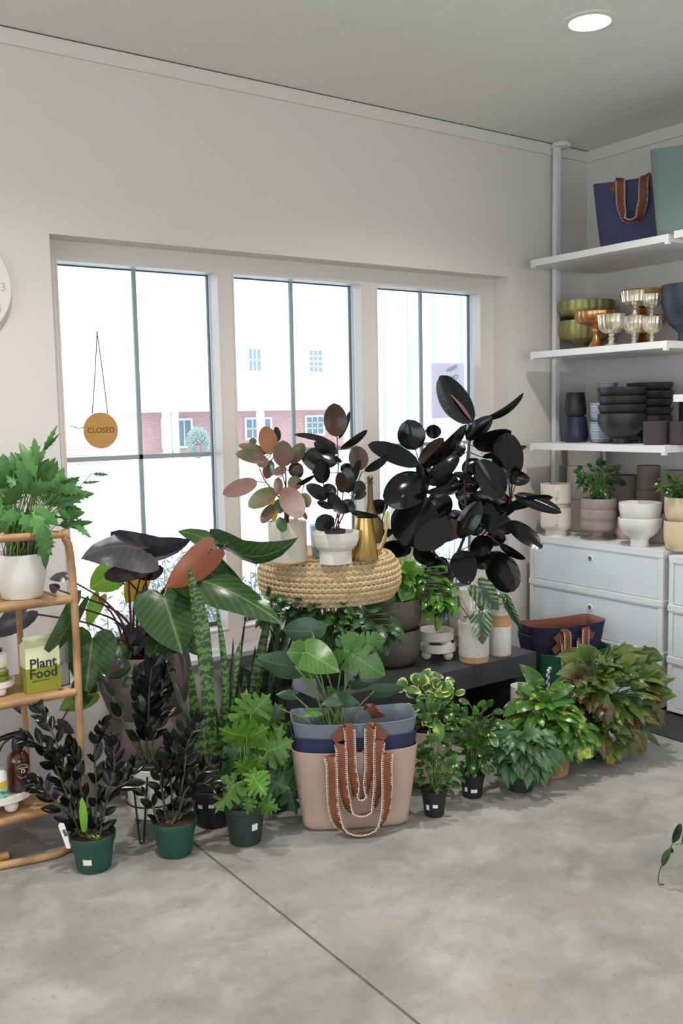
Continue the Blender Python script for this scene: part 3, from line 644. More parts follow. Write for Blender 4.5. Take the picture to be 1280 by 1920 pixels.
# ================================================================ totes with stitched leather straps
M_lth = mat('tan_leather', (128, 70, 38), .55, noise=((98, 50, 28), 25, .25), bump=.15, bscale=150)
M_sti = mat('white_cord', (238, 232, 220), .7)
def strap(root, M, pts, wds, w, tabs):
    P = bez(pts, 40); W = bez(wds, 40); P = [M @ p for p in P]; W = [(M.to_3x3() @ x).normalized() for x in W]
    b = MB(); b.ribbon(P, W, w, .004)
    for tb in tabs:
        c, X, Y, a, h = tb; F_ = M @ frame(c, X, Y); b.box((-a/2, -h/2, -.0025), (a/2, h/2, .0025), F_)
    o = b.build('strap', M_lth, root)
    s_ = MB(); acc = 0; nxt = 0; TOT = sum((P[i+1]-P[i]).length for i in range(len(P)-1))
    for i in range(len(P)-1):
        a_, c_ = P[i], P[i+1]; L = (c_-a_).length; t = (c_-a_)/max(L, 1e-6); wd_ = (W[i]-t*W[i].dot(t)).normalized(); nn = t.cross(wd_)
        while nxt <= acc+L:
            if nxt < .05 or nxt > TOT-.05: nxt += .0068; continue
            q = a_+t*(nxt-acc)
            for sg in (-1, 1):
                e = q+wd_*sg*w/2
                s_.tube([e-wd_*sg*.0055+nn*.0028, e+wd_*sg*.0012+nn*.0028, e+wd_*sg*.0018, e+wd_*sg*.0012-nn*.0028+t*.002, e-wd_*sg*.0055-nn*.0028+t*.002], .0009, 4)
            nxt += .0068
        acc += L
    for sg in (-1, 1): s_.tube([P[i]+(W[i]).normalized()*sg*(w/2+.0014) for i in range(3, len(P)-3)], .0009, 4)
    s_.build('stitching', M_sti, o)
def tote(loc, rz, col, label, W=.46, D=.2, H=.30, Wb=.375, Db=.155, wavy=.012, strapspec=None, inner=None, group=None, rough=.55, tiltx=0):
    t = thing('tote_bag', loc, label, 'tote bag', group)
    M = Matrix.Translation(Vector(loc)) @ Matrix.Rotation(rz, 4, 'Z') @ Matrix.Rotation(tiltx, 4, 'X')
    m = mat('tote_'+label.split()[0], col, rough, bump=.12, bscale=400, spec=.3); mi = mat('lining_'+label.split()[0], inner, .5) if inner else m
    NU = 56
    def ring(z, inset=0, cut=1):
        f = z/H; w = (Wb+(W-Wb)*f**.8)/2-inset; d = (Db+(D-Db)*f)/2-inset; R = .035; out = []
        w *= cut; d *= cut
        for i in range(NU):
            a = 2*PI*(i+.5)/NU; e = .34
            x = math.copysign(abs(math.cos(a))**e, math.cos(a))*w; y = math.copysign(abs(math.sin(a))**e, math.sin(a))*d
            zz = z+(wavy*(x/(W/2))**2*f*f)-(.006*f*f)
            out.append((x, y, max(zz, .0)))
        return out
    b = MB(); lv = [(0, .012, .9), (.004, .004, .96), (.016, 0, 1)]+[(H*k/8, 0, 1) for k in range(1, 9)]
    rings = [[b.vert(M @ Vector(p)) for p in ring(z, i, c)] for z, i, c in lv]
    bot = b.vert(M @ Vector((0, 0, 0)))
    for k in range(NU): b.face(bot, rings[0][(k+1) % NU], rings[0][k])
    rings.append([b.vert(M @ Vector(p)) for p in ring(H+.0015, .002)]); n0 = len(rings)
    for A, B in zip(rings, rings[1:]):
        for k in range(NU): b.face(A[k], A[(k+1) % NU], B[(k+1) % NU], B[k])
    b.cur = 1 if inner else 0
    ins = [rings[-1], [b.vert(M @ Vector(p)) for p in ring(H-.002, .005)]]+[[b.vert(M @ Vector(p)) for p in ring(H*k/6, .005)] for k in (5, 4, 3, 2, 1)]
    for A, B in zip(ins, ins[1:]):
        for k in range(NU): b.face(A[k], A[(k+1) % NU], B[(k+1) % NU], B[k])
    cc = b.vert(M @ Vector((0, 0, H/6))); A = ins[-1]
    for k in range(NU): b.face(A[k], A[(k+1) % NU], cc)
    b.build('body', [m, mi], t)
    for sx_ in (strapspec or []): strap(t, M, *sx_)
    return t, M
def ustrap(xl, xr, ztop, zbot, D, out=.03, w=.036, H=.3, face=-1, inb=False, skew=0):
    """U shaped strap hanging on the front face: from tabs near the rim"""
    xm = (xl+xr)/2+skew; y = face*(D/2); o = face*out
    F = face; H_ = ztop-zbot; q = -1 if inb else 1
    L_ = [(-.026*q, .005, -.020), (-.012*q, .010, .001), (0, o*F*.75, .010), (.004, o*F, -.014), (.005, o*F, -.055)]
    Rr = [(xr-x_, y+F*y_, ztop+z_) for x_, y_, z_ in reversed(L_)]
    pts = [(xl+x_, y+F*y_, ztop+z_) for x_, y_, z_ in L_]+[(xl+.006, y+o, ztop-H_*.55), (xl+.018, y+o, zbot+H_*.2), (xl*.55+xm*.45, y+o, zbot+H_*.05), (xm, y+o, zbot), (xr*.55+xm*.45, y+o, zbot+H_*.05), (xr-.018, y+o, zbot+H_*.2), (xr-.006, y+o, ztop-H_*.55)]+Rr
    wl = [(.8, 0, -.6*q), (.85, 0, -.5*q), (.97, 0, -.2*q), (1, 0, 0), (1, 0, 0), (1, F*.25, 0), (.75, F*.6, .2), (.3, F*.9, .2)]
    wds = [Vector(a).normalized() for a in wl+[(0, F, .12)]+[(-a[0], a[1], a[2]) for a in reversed(wl)]]
    tabs = [((xl-.034*q, y+F*.0062, ztop-.026), (.8, 0, .55*q), (-.55*q, 0, .8), .046, .036), ((xr+.034*q, y+F*.0062, ztop-.026), (.8, 0, -.55*q), (.55*q, 0, .8), .046, .036)]
    return (pts, wds, w, tabs)
# nested stack of three by the bench: taupe outermost, navy, grey innermost
pl, pr = at(572, 1563, z=0), at(766, 1551, z=0); rz = math.atan2(pr.y-pl.y, pr.x-pl.x)
mid = (pl+pr)/2; back = Vector((-math.sin(rz), math.cos(rz), 0)); TL = mid+back*.082; TL.z = .0005; TRZ = rz
tote(TL, rz, (176, 152, 138), 'taupe tote bag, outermost and lowest of the three nested by the bench', strapspec=[ustrap(-.097, .108, .285, .008, .2, .034, inb=True)], group='nested totes')
tote(TL+Vector((0, 0, .052)), rz, (44, 44, 76), 'navy tote bag nested between the taupe and the grey one', W=.456, D=.198, strapspec=[ustrap(-.06, .082, .276, .02, .2, .02, inb=True)], group='nested totes', Wb=.34, Db=.12)
tote(TL+Vector((0, 0, .104)), rz, (108, 116, 128), 'grey tote bag, innermost and highest of three, holding the monstera', W=.455, D=.202, strapspec=[ustrap(-.028, .052, .282, .025, .2, .014), ustrap(-.05, .07, .285, .10, .17, .012, face=1)], group='nested totes', Wb=.32, Db=.11)
# nest behind the syngonium at the end of the bench
c = at(1056, 1190, y=-.62); c = Vector((c.x, -.60, .0005)); QC = c
rq = math.radians(-14)
tote(c+Vector((.03, -.02, 0)), rq, (26, 84, 62), 'green tote bag under the navy ones at the bench end', W=.43, Wb=.36, D=.2, H=.3, group='bench end totes')
tote(c+Vector((.0, 0, .085)), rq, (40, 40, 66), 'navy tote bag with brown lining, lower of two at the bench end', W=.43, Wb=.30, Db=.11, D=.19, H=.30, inner=(96, 50, 34), strapspec=[ustrap(-.06, .04, .27, .08, .2, .02)], group='bench end totes')
tote(c+Vector((.004, 0, .135)), rq, (42, 42, 70), 'navy tote bag with brown lining, upper of two at the bench end', W=.44, Wb=.29, Db=.1, D=.2, H=.30, inner=(112, 58, 38), strapspec=[ustrap(-.055, .06, .275, .06, .21, .026)], group='bench end totes')
# candy-striped rope handle on the green tote
M_rope, nt, bs = newmat('striped_rope'); u2 = nt.nodes.new('ShaderNodeUVMap'); s2 = nt.nodes.new('ShaderNodeSeparateXYZ'); nt.links.new(u2.outputs[0], s2.inputs[0])
f = mth(nt, 'GREATER_THAN', mth(nt, 'SINE', mth(nt, 'ADD', mth(nt, 'MULTIPLY', s2.outputs[1], 60), mth(nt, 'MULTIPLY', s2.outputs[0], 6.283))), 0); nt.links.new(mixc(nt, f, (230, 228, 224), (30, 60, 110)), bs.inputs['Base Color'])
b = MB(); q0 = at(1031, 1252, y=-.79)
b.tube(bez([q0, at(1027, 1262, y=-.80), at(1027, 1290, y=-.80), at(1029, 1318, y=-.80), at(1034, 1340, y=-.80)], 20), .009, 8)
gt = [o for o in COL.objects if o.get('label', '').startswith('green tote')][0]; b.build('rope_handle', M_rope, gt)
# totes on the highest shelf
rs = math.radians(-90+6)
a = at(1104, 332, x=-.40); bb = at(1232, 325, x=-.40); Wn = abs(a.y-bb.y)
tote((-.30, (a.y+bb.y)/2-.03, z1+.0008), -PI/2+.36, (66, 66, 100), 'navy tote bag standing on the highest shelf', W=Wn+.02, Wb=Wn*.84, H=.345, D=.2, strapspec=[ustrap(-.06, .065, .335, .13, .2, .03, w=.044)])
a = at(1225, 290, x=-.44)
tote((-.36, a.y-.225, z1+.0008), -PI/2+.3, (124, 142, 138), 'sage green tote bag on the highest shelf, cut by the photo edge', W=.47, Wb=.4, H=.415, D=.24)
# ================================================================ round sign on the glass, wall clock, paper notice
M_ply = mat('light_wood', (206, 158, 88), .55, noise=((190, 140, 72), 8, .2), stretch=(1, 1, 14)); M_eng = mat('engraved_wood', (128, 86, 44), .7); M_cord = mat('dark_cord', (66, 70, 56), .8)
sc = at(189, 807, y=GY-.03); r = 33.5/ppm(sc); t = thing('door_sign', sc-Vector((0, 0, r)), 'round light wood CLOSED sign hanging on the left window', 'sign')
b = MB(); Mx = Matrix.Translation(sc) @ Matrix.Rotation(PI/2, 4, 'X'); b.lathe([(0, .002), (r, .002), (r, -.002), (0, -.002)], (0, 0, 0), 56); b.v = [Mx @ v for v in b.v]; b.build('board', M_ply, t)
text('lettering', 'CLOSED', .0335, frame(sc+Vector((0, -.0024, 0)), (1, 0, 0), (0, 0, 1)), M_eng, t, bold=.0004)
hk = at(182, 624, y=GY-.006); b = MB()
for u in (173, 202): e = at(u, 776, y=GY-.03); b.tube([hk, (hk+e)/2+Vector((0, -.004, 0)), e], .0022, 5)
b.tube([at(160, 801, y=GY-.026), at(146, 803, y=GY-.02), at(132, 798, y=GY-.012)], .0018, 4)
b.build('cord', M_cord, t); b = MB(); b.lathe([(0, -.01), (.005, -.008), (.006, 0), (.004, .006), (0, .008)], hk, 14); b.build('suction_hook', mat('clear_plastic', (196, 210, 206), .2), t)
q = at(19, 560, y=0); R_ = .2; cc = Vector((q.x-R_, -.03, at(0, 541, y=0).z)); t = thing('wall_clock', cc, 'round white wall clock with raised numerals cut by the left photo edge', 'clock')
b = MB(); Mx = Matrix.Translation(cc) @ Matrix.Rotation(PI/2, 4, 'X'); b.lathe([(0, .008), (R_-.006, .008), (R_, .003), (R_, -.028), (0, -.028)], (0, 0, 0), 72); b.v = [Mx @ v for v in b.v]; b.build('face', mat('clock_white', (226, 222, 216), .45), t)
M_num = mat('numeral_grey', (192, 188, 182), .5)
for n in range(1, 13):
    a = PI/2-n*PI/6; p_ = cc+Vector((math.cos(a)*.165, -.009, math.sin(a)*.165)); text('numeral', str(n), .045, frame(p_, (1, 0, 0), (0, 0, 1)), M_num, t, .002)
for a, L_, w_ in ((.9, .1, .008), (2.5, .14, .006)):
    b = MB(); e = Vector((math.cos(a), 0, math.sin(a))); n_ = Vector((-e.z, 0, e.x)); c0 = cc+Vector((0, -.012, 0)); i = [b.vert(c0+n_*w_/2), b.vert(c0-n_*w_/2), b.vert(c0+e*L_-n_*w_/4), b.vert(c0+e*L_+n_*w_/4)]; b.face(*i); b.build('hand', M_num, t, smooth=False)
pa, pb = at(808, 680, y=GY+.008), at(871, 783, y=GY+.008); t = thing('paper_notice', ((pa.x+pb.x)/2, GY+.008, pb.z), 'handwritten paper notice taped to the right window, seen from behind', 'notice')
b = MB(); i = [b.vert((pa.x, GY+.008, pb.z)), b.vert((pb.x, GY+.008, pb.z)), b.vert((pb.x, GY+.008, pa.z)), b.vert((pa.x, GY+.008, pa.z))]; b.face(*i)
M_pap, nt, bs = newmat('notice_paper'); tl_ = nt.nodes.new('ShaderNodeBsdfTranslucent'); tl_.inputs[0].default_value = (*lin((236, 226, 240)), 1); mx = nt.nodes.new('ShaderNodeMixShader'); mx.inputs[0].default_value = .3; bs.inputs['Base Color'].default_value = (*lin((196, 190, 208)), 1)
nt.links.new(bs.outputs[0], mx.inputs[1]); nt.links.new(tl_.outputs[0], mx.inputs[2]); nt.links.new(mx.outputs[0], nt.nodes['Material Output'].inputs[0])
b.build('sheet', M_pap, t, smooth=False); M_ink = mat('ink', (84, 80, 104), .8)
xm = (pa.x+pb.x)/2; hh = pa.z-pb.z
for s_, fy, fx, sz in (('FRESH', .90, .18, .03), ('Christmas', .74, 0, .036), ('trees are', .62, 0, .024), ('inside.', .45, .0, .022), ('lovely poinsettias', .30, 0, .021), ('ask for one', .19, 0, .021)):
    text('lettering', s_, sz, frame((xm+fx*.15, GY+.0055, pb.z+hh*fy), (1, 0, .35 if s_ == 'FRESH' else .02), (0, 0, 1)), M_ink, t, .0003, mirror=True)
# ================================================================ rattan rack at the left
M_rat = mat('rattan', (204, 162, 114), .5, noise=((134, 98, 66), 18, .17), bump=.2, bscale=30, stretch=(.35, .35, .35)); M_wrap = mat('cane_wrap', (206, 162, 96), .5)
def cane():
    m, nt, b_ = newmat('woven_cane'); tc = nt.nodes.new('ShaderNodeTexCoord'); s_ = nt.nodes.new('ShaderNodeSeparateXYZ'); nt.links.new(tc.outputs['Object'], s_.inputs[0])
    a = mth(nt, 'SINE', mth(nt, 'MULTIPLY', s_.outputs[0], 2*PI/.009)); c = mth(nt, 'SINE', mth(nt, 'MULTIPLY', s_.outputs[1], 2*PI/.009))
    f = mth(nt, 'MULTIPLY', mth(nt, 'ADD', mth(nt, 'MULTIPLY', a, c), .2), 2, True); nt.links.new(mixc(nt, f, (120, 84, 52), (206, 164, 112)), b_.inputs['Base Color']); b_.inputs['Roughness'].default_value = .6; return m
M_cane = cane()
RY = -.62; RX = at(139, 1120, y=RY).x
t = thing('rattan_rack', (RX-.3, -.46, 0), 'bent rattan rack with woven cane shelves at the left edge', 'shelf')
zt_, zm_, zb_ = at(100, 1128, y=RY).z, at(100, 1305, y=RY).z, at(60, 1528, y=RY).z
XW = RX-.72
b = MB(); rr = .0145
top = at(95, 1003, y=RY)
b.tube(bez([(XW, RY, .02), (XW, RY, .5), (XW, RY, top.z-.08), (XW+.05, RY, top.z-.01), (XW+.12, RY, top.z), (top.x, RY, top.z), (top.x+.05, RY, top.z-.02), (RX-.005, RY, top.z-.09), (RX, RY, .8), (at(150, 1400, y=RY).x, RY, .3), (at(152, 1500, y=RY).x-.005, RY, .02)], 70), rr*.95, 10)
b.build('arched_frame', M_rat, t)
for xx in (XW+.03, RX-.10): b = MB(); b.tube([(xx, -.30, .01), (xx, -.30, zt_)], rr*.8, 8); b.build('rear_post', M_rat, t)
for nm, z in (('shelf', zt_), ('shelf', zm_), ('shelf', zb_)):
    b = MB(); x1 = RX-.012; f0 = RY
    b.tube([(XW, f0, z), (x1, f0, z)], rr, 10); b.tube([(XW, -.30, z), (x1-.06, -.30, z)], rr*.8, 8); b.tube([(XW, f0, z), (XW, -.30, z)], rr*.8, 8); b.tube([(x1-.012, f0, z), (x1-.07, -.30, z)], rr*.8, 8)
    o = b.build(nm, M_rat, t)
    b = MB(); b.box((XW, f0, z+rr*.3), (x1-.05, -.30, z+rr*.3+.006)); b.build('cane_panel', M_cane, o, smooth=False)
b = MB(); pe = at(125, 1593, z=.012); b.tube(bez([(XW, RY+.005, .0135), (XW+.3, RY-.005, .0135), (pe.x-.08, pe.y-.01, .0135), (pe.x, pe.y, .0135), (RX+.02, RY+.02, .02)], 20), .0132, 10); b.build('foot_rail', M_rat, t)
b = MB(); q = at(5, 1606, z=.0135); b.tube([(q.x-.012, q.y, .0136), (q.x+.018, q.y, .0136)], .0136+.001, 12); b.build('cane_binding', M_wrap, t)
SZ = lambda z: z+rr*.3+.0065
RKT, RKM, RKB = SZ(zt_), SZ(zm_), SZ(zb_)
# plant food carton
def rk(u, z, y): p = at(u, 1200, y=y); return Vector((p.x, y, z+.0005))
M_box = mat('carton_cream', (226, 226, 186), .55); M_boxg = mat('carton_olive', (140, 142, 40), .55); M_dgr = mat('dark_green_ink', (38, 52, 34), .7)
pa = at(48, 1298, y=-.565); pb = at(113, 1294, y=-.575); W_ = pb.x-pa.x; c = Vector((pa.x, -.585, RKM+.0005)); zt1 = at(46, 1217, y=-.585).z; D_ = .07
t = thing('plant_food_carton', c, 'cream and olive carton lettered Plant Food on the middle rattan shelf', 'carton')
b = MB(); zz = RKM+.0006; zg = at(60, 1254, y=-.585).z
b.box((c.x, c.y, zz), (c.x+W_, c.y+D_, zt1)); n = len(b.v)
th_ = .02
for p in ((c.x, c.y, zt1), (c.x+W_, c.y, zt1), (c.x+W_, c.y+D_, zt1), (c.x, c.y+D_, zt1), (c.x+.004, c.y+D_*.5, zt1+th_), (c.x+W_-.004, c.y+D_*.5, zt1+th_), (c.x+.004, c.y+D_*.56, zt1+th_+.012), (c.x+W_-.004, c.y+D_*.56, zt1+th_+.012)): b.vert(p)
for q in ((0, 1, 5, 4), (2, 3, 4, 5), (3, 0, 4), (1, 2, 5), (4, 5, 7, 6)): b.face(*[n+k for k in q])
b.build('carton', M_box, t, smooth=False)
b = MB(); b.box((c.x-.0004, c.y-.0006, zz), (c.x+W_+.0004, c.y+D_, zg)); b.build('olive_band', M_boxg, t, smooth=False)
text('lettering', 'Plant', .047, frame((c.x+W_/2, c.y-.001, zg+.014), (1, 0, 0), (0, 0, 1)), M_dgr, t, bold=.0009); text('lettering', 'Food', .047, frame((c.x+W_/2, c.y-.001, zg-.022), (1, 0, 0), (0, 0, 1)), M_dgr, t, bold=.0009)
text('lettering', 'pick-up-and-pour', .0085, frame((c.x+W_*.42, c.y-.001, zg-.045), (1, 0, 0), (0, 0, 1)), M_dgr, t)
# clear acrylic box beside it
M_acr = mat('acrylic', (226, 230, 230), .1, trans=.9)
c2 = Vector((c.x+W_+.006, -.56, RKM+.0005)); b = MB(); h_ = zt1-RKM+.015; wq = .035
for q in (((0, 0, 0), (wq, .07, .003)), ((0, 0, 0), (.0025, .07, h_)), ((wq-.0025, 0, 0), (wq, .07, h_)), ((0, .0675, 0), (wq, .07, h_)), ((0, 0, 0), (wq, .0025, h_*.45))): b.box(tuple(Vector(q[0])+c2), tuple(Vector(q[1])+c2))
tag(b.build('acrylic_stand', M_acr, smooth=False, origin=c2), 'clear acrylic holder beside the plant food carton', 'stand')
# footed trays
M_tray = mat('tray_white', (226, 220, 212), .5)
def tray(c, w, label, hz_=.03, foot=.019, name='footed_tray', m=None, up=None):
    m = m or M_tray; t = thing(name, c, label, 'tray'); b = MB(); r = w/2; z0 = foot*1.7
    b.lathe([(0, z0), (r-.004, z0), (r, z0+.004), (r, z0+hz_), (r-.006, z0+hz_), (r-.007, z0+.006), (0, z0+.006)], c, 44); b.build('dish', m, t)
    for k in range(3):
        a = k*2*PI/3+.25-PI/2; q = Vector(c)+Vector((math.cos(a)*r*.68, math.sin(a)*r*.68, foot)); b = MB(); b.lathe([(0, -foot)]+[(foot*math.cos(x), foot*math.sin(x)) for x in [(-80+20*j)*PI/180 for j in range(9)]]+[(0, foot)], q, 18); b.build('ball_foot', m, t)
    return t, z0+.0065
c = rk(0, RKM, -.50); c.x -= .028; tr1, zf = tray(c, .135, 'small white footed tray on the middle rattan shelf', .022, .016)
def bottle(c, r, h, label, bands):
    t = thing('plant_food_bottle', c, label, 'bottle'); b = MB(); b.lathe([(0, 0), (r*.9, 0), (r, .005), (r, h*.76), (r*.9, h*.86), (r*.5, h*.9), (r*.45, h*.92), (0, h*.92)], c, 32); b.build('bottle', M_white, t)
    b = MB(); b.lathe([(r+.0006, h*.12), (r+.0006, h*.42)], c, 32); b.build('lower_label', bands[0], t); b = MB(); b.lathe([(r+.0006, h*.42), (r+.0006, h*.7)], c, 32); b.build('upper_label', bands[1], t)
    b = MB(); b.lathe([(0, h*.91), (r*.5, h*.91), (r*.52, h), (0, h*1.005)], c, 24); b.build('cap', mat('black_cap', (34, 36, 42), .4) if 'black_cap' not in bpy.data.materials else bpy.data.materials['black_cap'], t)
    return t
bc = c+Vector((.012, -.012, zf)); bt_ = bottle(bc, .034, .125, 'white plant food bottle with black cap on small footed tray', (M_boxg, M_box))
for s_, zz_ in (('Plant', .062), ('Food', .038)): text('lettering', s_, .021, frame(bc+Vector((.0, -.0352, zz_)), (1, 0, 0), (0, 0, 1)), M_dgr, bt_)
c = rk(-8, RKB, -.50); c.x -= .02; tr2, zf = tray(c, .235, 'large white footed tray on the lowest rattan shelf', .026, .024)
# amber spray bottle
M_amb = mat('amber_glass', (74, 34, 16), .12, coat=.5); M_bp = mat('black_plastic', (20, 20, 24), .3)
p_ = at(34, 1455, y=-.50); bc = Vector((p_.x, -.51, c.z+zf)); k = 1/ppm(p_); r = 21*k; h_ = 78*k
t = thing('spray_bottle', bc, 'amber glass spray bottle with black trigger on the large footed tray', 'bottle')
b = MB(); b.lathe([(0, 0), (r*.92, 0), (r, .006), (r, h_*.7), (r*.92, h_*.83), (r*.62, h_*.94), (r*.42, h_*.98), (r*.42, h_*1.03), (0, h_*1.03)], bc, 36); b.build('bottle', M_amb, t)
b = MB(); b.lathe([(0, h_*1.0), (r*.52, h_*1.0), (r*.5, h_*1.16), (r*.4, h_*1.25), (0, h_*1.25)], bc, 24); b.build('collar', M_bp, t)
b = MB(); zz_ = bc.z+h_*1.32; b.tube(bez([bc+Vector((r*1.05, 0, h_*1.22)), bc+Vector((r*.8, 0, h_*1.33)), bc+Vector((0, 0, h_*1.36)), bc+Vector((-r*1.2, 0, h_*1.33)), bc+Vector((-r*1.9, 0, h_*1.30))], 16), [.006]+[.0105]*11+[.009]*6, 12); b.tube(bez([bc+Vector((-r*.5, 0, h_*1.3)), bc+Vector((-r*1.2, 0, h_*1.18)), bc+Vector((-r*1.6, 0, h_*1.0))], 8), .004, 8); b.build('trigger_head', M_bp, t)
fc = bc+Vector((.004, -r-.0012, h_*.52)); b = MB(); 
b.tube([fc+Vector((math.cos(a)*.0235, (1-math.cos(math.asin(max(-1, min(1, math.cos(a)*.0235/r)))))*r, math.sin(a)*.0235)) for a in [i*2*PI/30 for i in range(30)]], .0008, 5, closed=True); b.build('label_ring', M_sti, t)
text('lettering', 'NEEM OIL', .0075, frame(fc+Vector((0, -.0005, .0115)), (1, 0, 0), (0, 0, 1)), M_sti, t)
b = MB(); b.tube([fc+Vector((math.cos(a)*.006, -.0003, math.sin(a)*.006)) for a in [i*2*PI/12 for i in range(12)]], .0018, 4, closed=True); b.build('label_emblem', M_sti, t)
# teal jar
p_ = at(-4, 1470, y=-.55); bc = Vector((p_.x, -.56, c.z+zf)); t = thing('powder_jar', bc, 'white jar with yellow and teal label cut by the left edge', 'jar'); b = MB(); r = .027; h_ = .105
b.lathe([(0, 0), (r, 0), (r, h_*.88), (r*.8, h_), (0, h_)], bc, 28); b.build('jar', M_white, t); b = MB(); b.lathe([(r+.0006, h_*.05), (r+.0006, h_*.42)], bc, 28); b.build('teal_label', mat('teal_ink', (150, 206, 184), .5), t); b = MB(); b.lathe([(r+.0006, h_*.42), (r+.0006, h_*.66)], bc, 28); b.build('yellow_label', mat('yellow_ink', (214, 178, 60), .5), t)
text('lettering', 'Meal', .018, frame(bc+Vector((.008, -r-.0012, h_*.3)), (1, 0, 0), (0, 0, 1)), M_dgr, t)
# white pot for the fern
p_ = at(42, 1126, y=-.52); k = 1/ppm(p_); FERN = Vector((p_.x, -.52, RKT+.0005))
b = MB(); r = 51*k; h_ = 84*k; b.lathe([(0, 0), (r*.68, 0), (r*.72, .004), (r*.9, h_*.5), (r, h_), (r-.004, h_+.001), (r-.006, h_-.002), (r*.88, h_*.8), (0, h_*.8)], FERN, 44)
tag(b.build('planter', M_white, origin=FERN), 'smooth white planter holding the fern on the top rattan shelf', 'planter'); FERN_TOP = FERN+Vector((0, 0, h_*.8))
# ================================================================ bench and what stands on it
M_bench = mat('charcoal_bench', (62, 64, 68), .5, noise=((50, 52, 56), 12, .3), bump=.1, bscale=200)
TZ = .36; t = thing('display_bench', (-1.81, -.42, 0), 'low charcoal bench in front of the window carrying pots', 'bench')
b = MB(); b.box((-2.425, -.737, TZ-.10), (-1.2, -.06, TZ)); b.build('top', M_bench, t, smooth=False)
for x0, x1 in ((-2.40, -2.33), (-1.30, -1.23)): b = MB(); b.box((x0, -.70, 0), (x1, -.10, TZ-.10)); b.build('leg', M_bench, t, smooth=False)
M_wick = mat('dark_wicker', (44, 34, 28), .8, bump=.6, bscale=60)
def tp(u, v, z=TZ): p = at(u, v, z=z); p.z = z+.0006; return p
def onb(u, v_bottom, wpx, z=TZ):        # centre of a round thing whose front bottom edge is at v_bottom
    p = at(u, v_bottom, z=z); r = wpx/2/ppm(p); c = p+FH*r; c.z = z+.0006; return c, 2*r
# wicker basket under the bench
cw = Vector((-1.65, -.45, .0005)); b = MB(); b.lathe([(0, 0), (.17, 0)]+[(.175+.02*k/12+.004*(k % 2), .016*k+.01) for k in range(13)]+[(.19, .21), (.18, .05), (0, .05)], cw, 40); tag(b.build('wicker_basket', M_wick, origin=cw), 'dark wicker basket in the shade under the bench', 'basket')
M_brown = mat('brown_grey_clay', (104, 94, 86), .7, noise=((86, 76, 70), 6, .2), bump=.1)
c, w = onb(738, 1255, 84); k = w/84
cB = c; vessel('bowl_planter', c, 108*k, 70*k, 'round', M_brown, 'brown grey bowl planter on the bench, lower of two stacked', 'planter', 'brown bowl planters')
vessel('bowl_planter', c+Vector((0, 0, 67*k)), 114*k, 62*k, 'round', M_brown, 'brown grey bowl planter on the bench, upper of two stacked', 'planter', 'brown bowl planters'); BOWL_TOP = c+Vector((0, 0, 67*k+20*k))
M_speck = None
def speckled():
    m, nt, b_ = newmat('speckled_glaze'); tc = nt.nodes.new('ShaderNodeTexCoord')
    v = nt.nodes.new('ShaderNodeTexVoronoi'); v.inputs['Scale'].default_value = 130; n = nt.nodes.new('ShaderNodeTexNoise'); n.inputs['Scale'].default_value = 60
    nt.links.new(tc.outputs['Object'], v.inputs['Vector']); nt.links.new(tc.outputs['Object'], n.inputs['Vector'])
    f = mth(nt, 'MULTIPLY', mth(nt, 'LESS_THAN', v.outputs['Distance'], .24), mth(nt, 'GREATER_THAN', n.outputs['Fac'], .54))
    nt.links.new(mixc(nt, mth(nt, 'MULTIPLY', f, .85), (224, 220, 212), (60, 50, 44)), b_.inputs['Base Color']); b_.inputs['Roughness'].default_value = .4; return m
M_speck = speckled(); M_terra = mat('raw_clay', (206, 160, 112), .7)
M_stone = mat('white_marble', (222, 216, 204), .4, noise=((196, 190, 178), 14, .2))
c, w = onb(824, 1243, 66); k = w/66
tr_, zf = tray(c, 70*k, 'white ball-footed tray on the bench, lower of two stacked', 17*k, 9.5*k, m=M_stone)
tray(c+Vector((-.006, .008, zf-.0005+.0)), 70*k, 'white ball-footed tray on the bench, upper of two stacked', 18*k, 11.5*k, m=M_stone)
def speck(c, w, h, base_h, label, name='speckled_pot'):
    t = thing(name, c, label, 'pot'); r = w/2; b = MB(); b.lathe([(r*.985, base_h), (r, base_h+.003), (r, h), (r-.004, h+.0005), (r-.005, h-.002), (r-.006, h*.8), (0, h*.8)], c, 40); b.build('glazed_body', M_speck, t)
    b = MB(); b.lathe([(0, 0), (r*.97, 0), (r*.975, base_h-.002), (r*.985, base_h)], c, 40); b.build('clay_base', M_terra, t); return t
c, w = onb(892, 1245, 57); k = w/57; ALO = c+Vector((0, 0, 66*k)); speck(c, 58*k, 76*k, 11*k, 'white speckled pot with clay base holding the alocasia')
c, w = onb(941, 1232, 40); k = w/40
speck(c, 41*k, 56*k, 1*k, 'speckled pot behind the alocasia, lower of the stacked pair'); c_ = c+Vector((0, 0, 57*k)); speck(c_, 40*k, 54*k, 21*k, 'speckled pot with tall clay base, upper of the stacked pair')
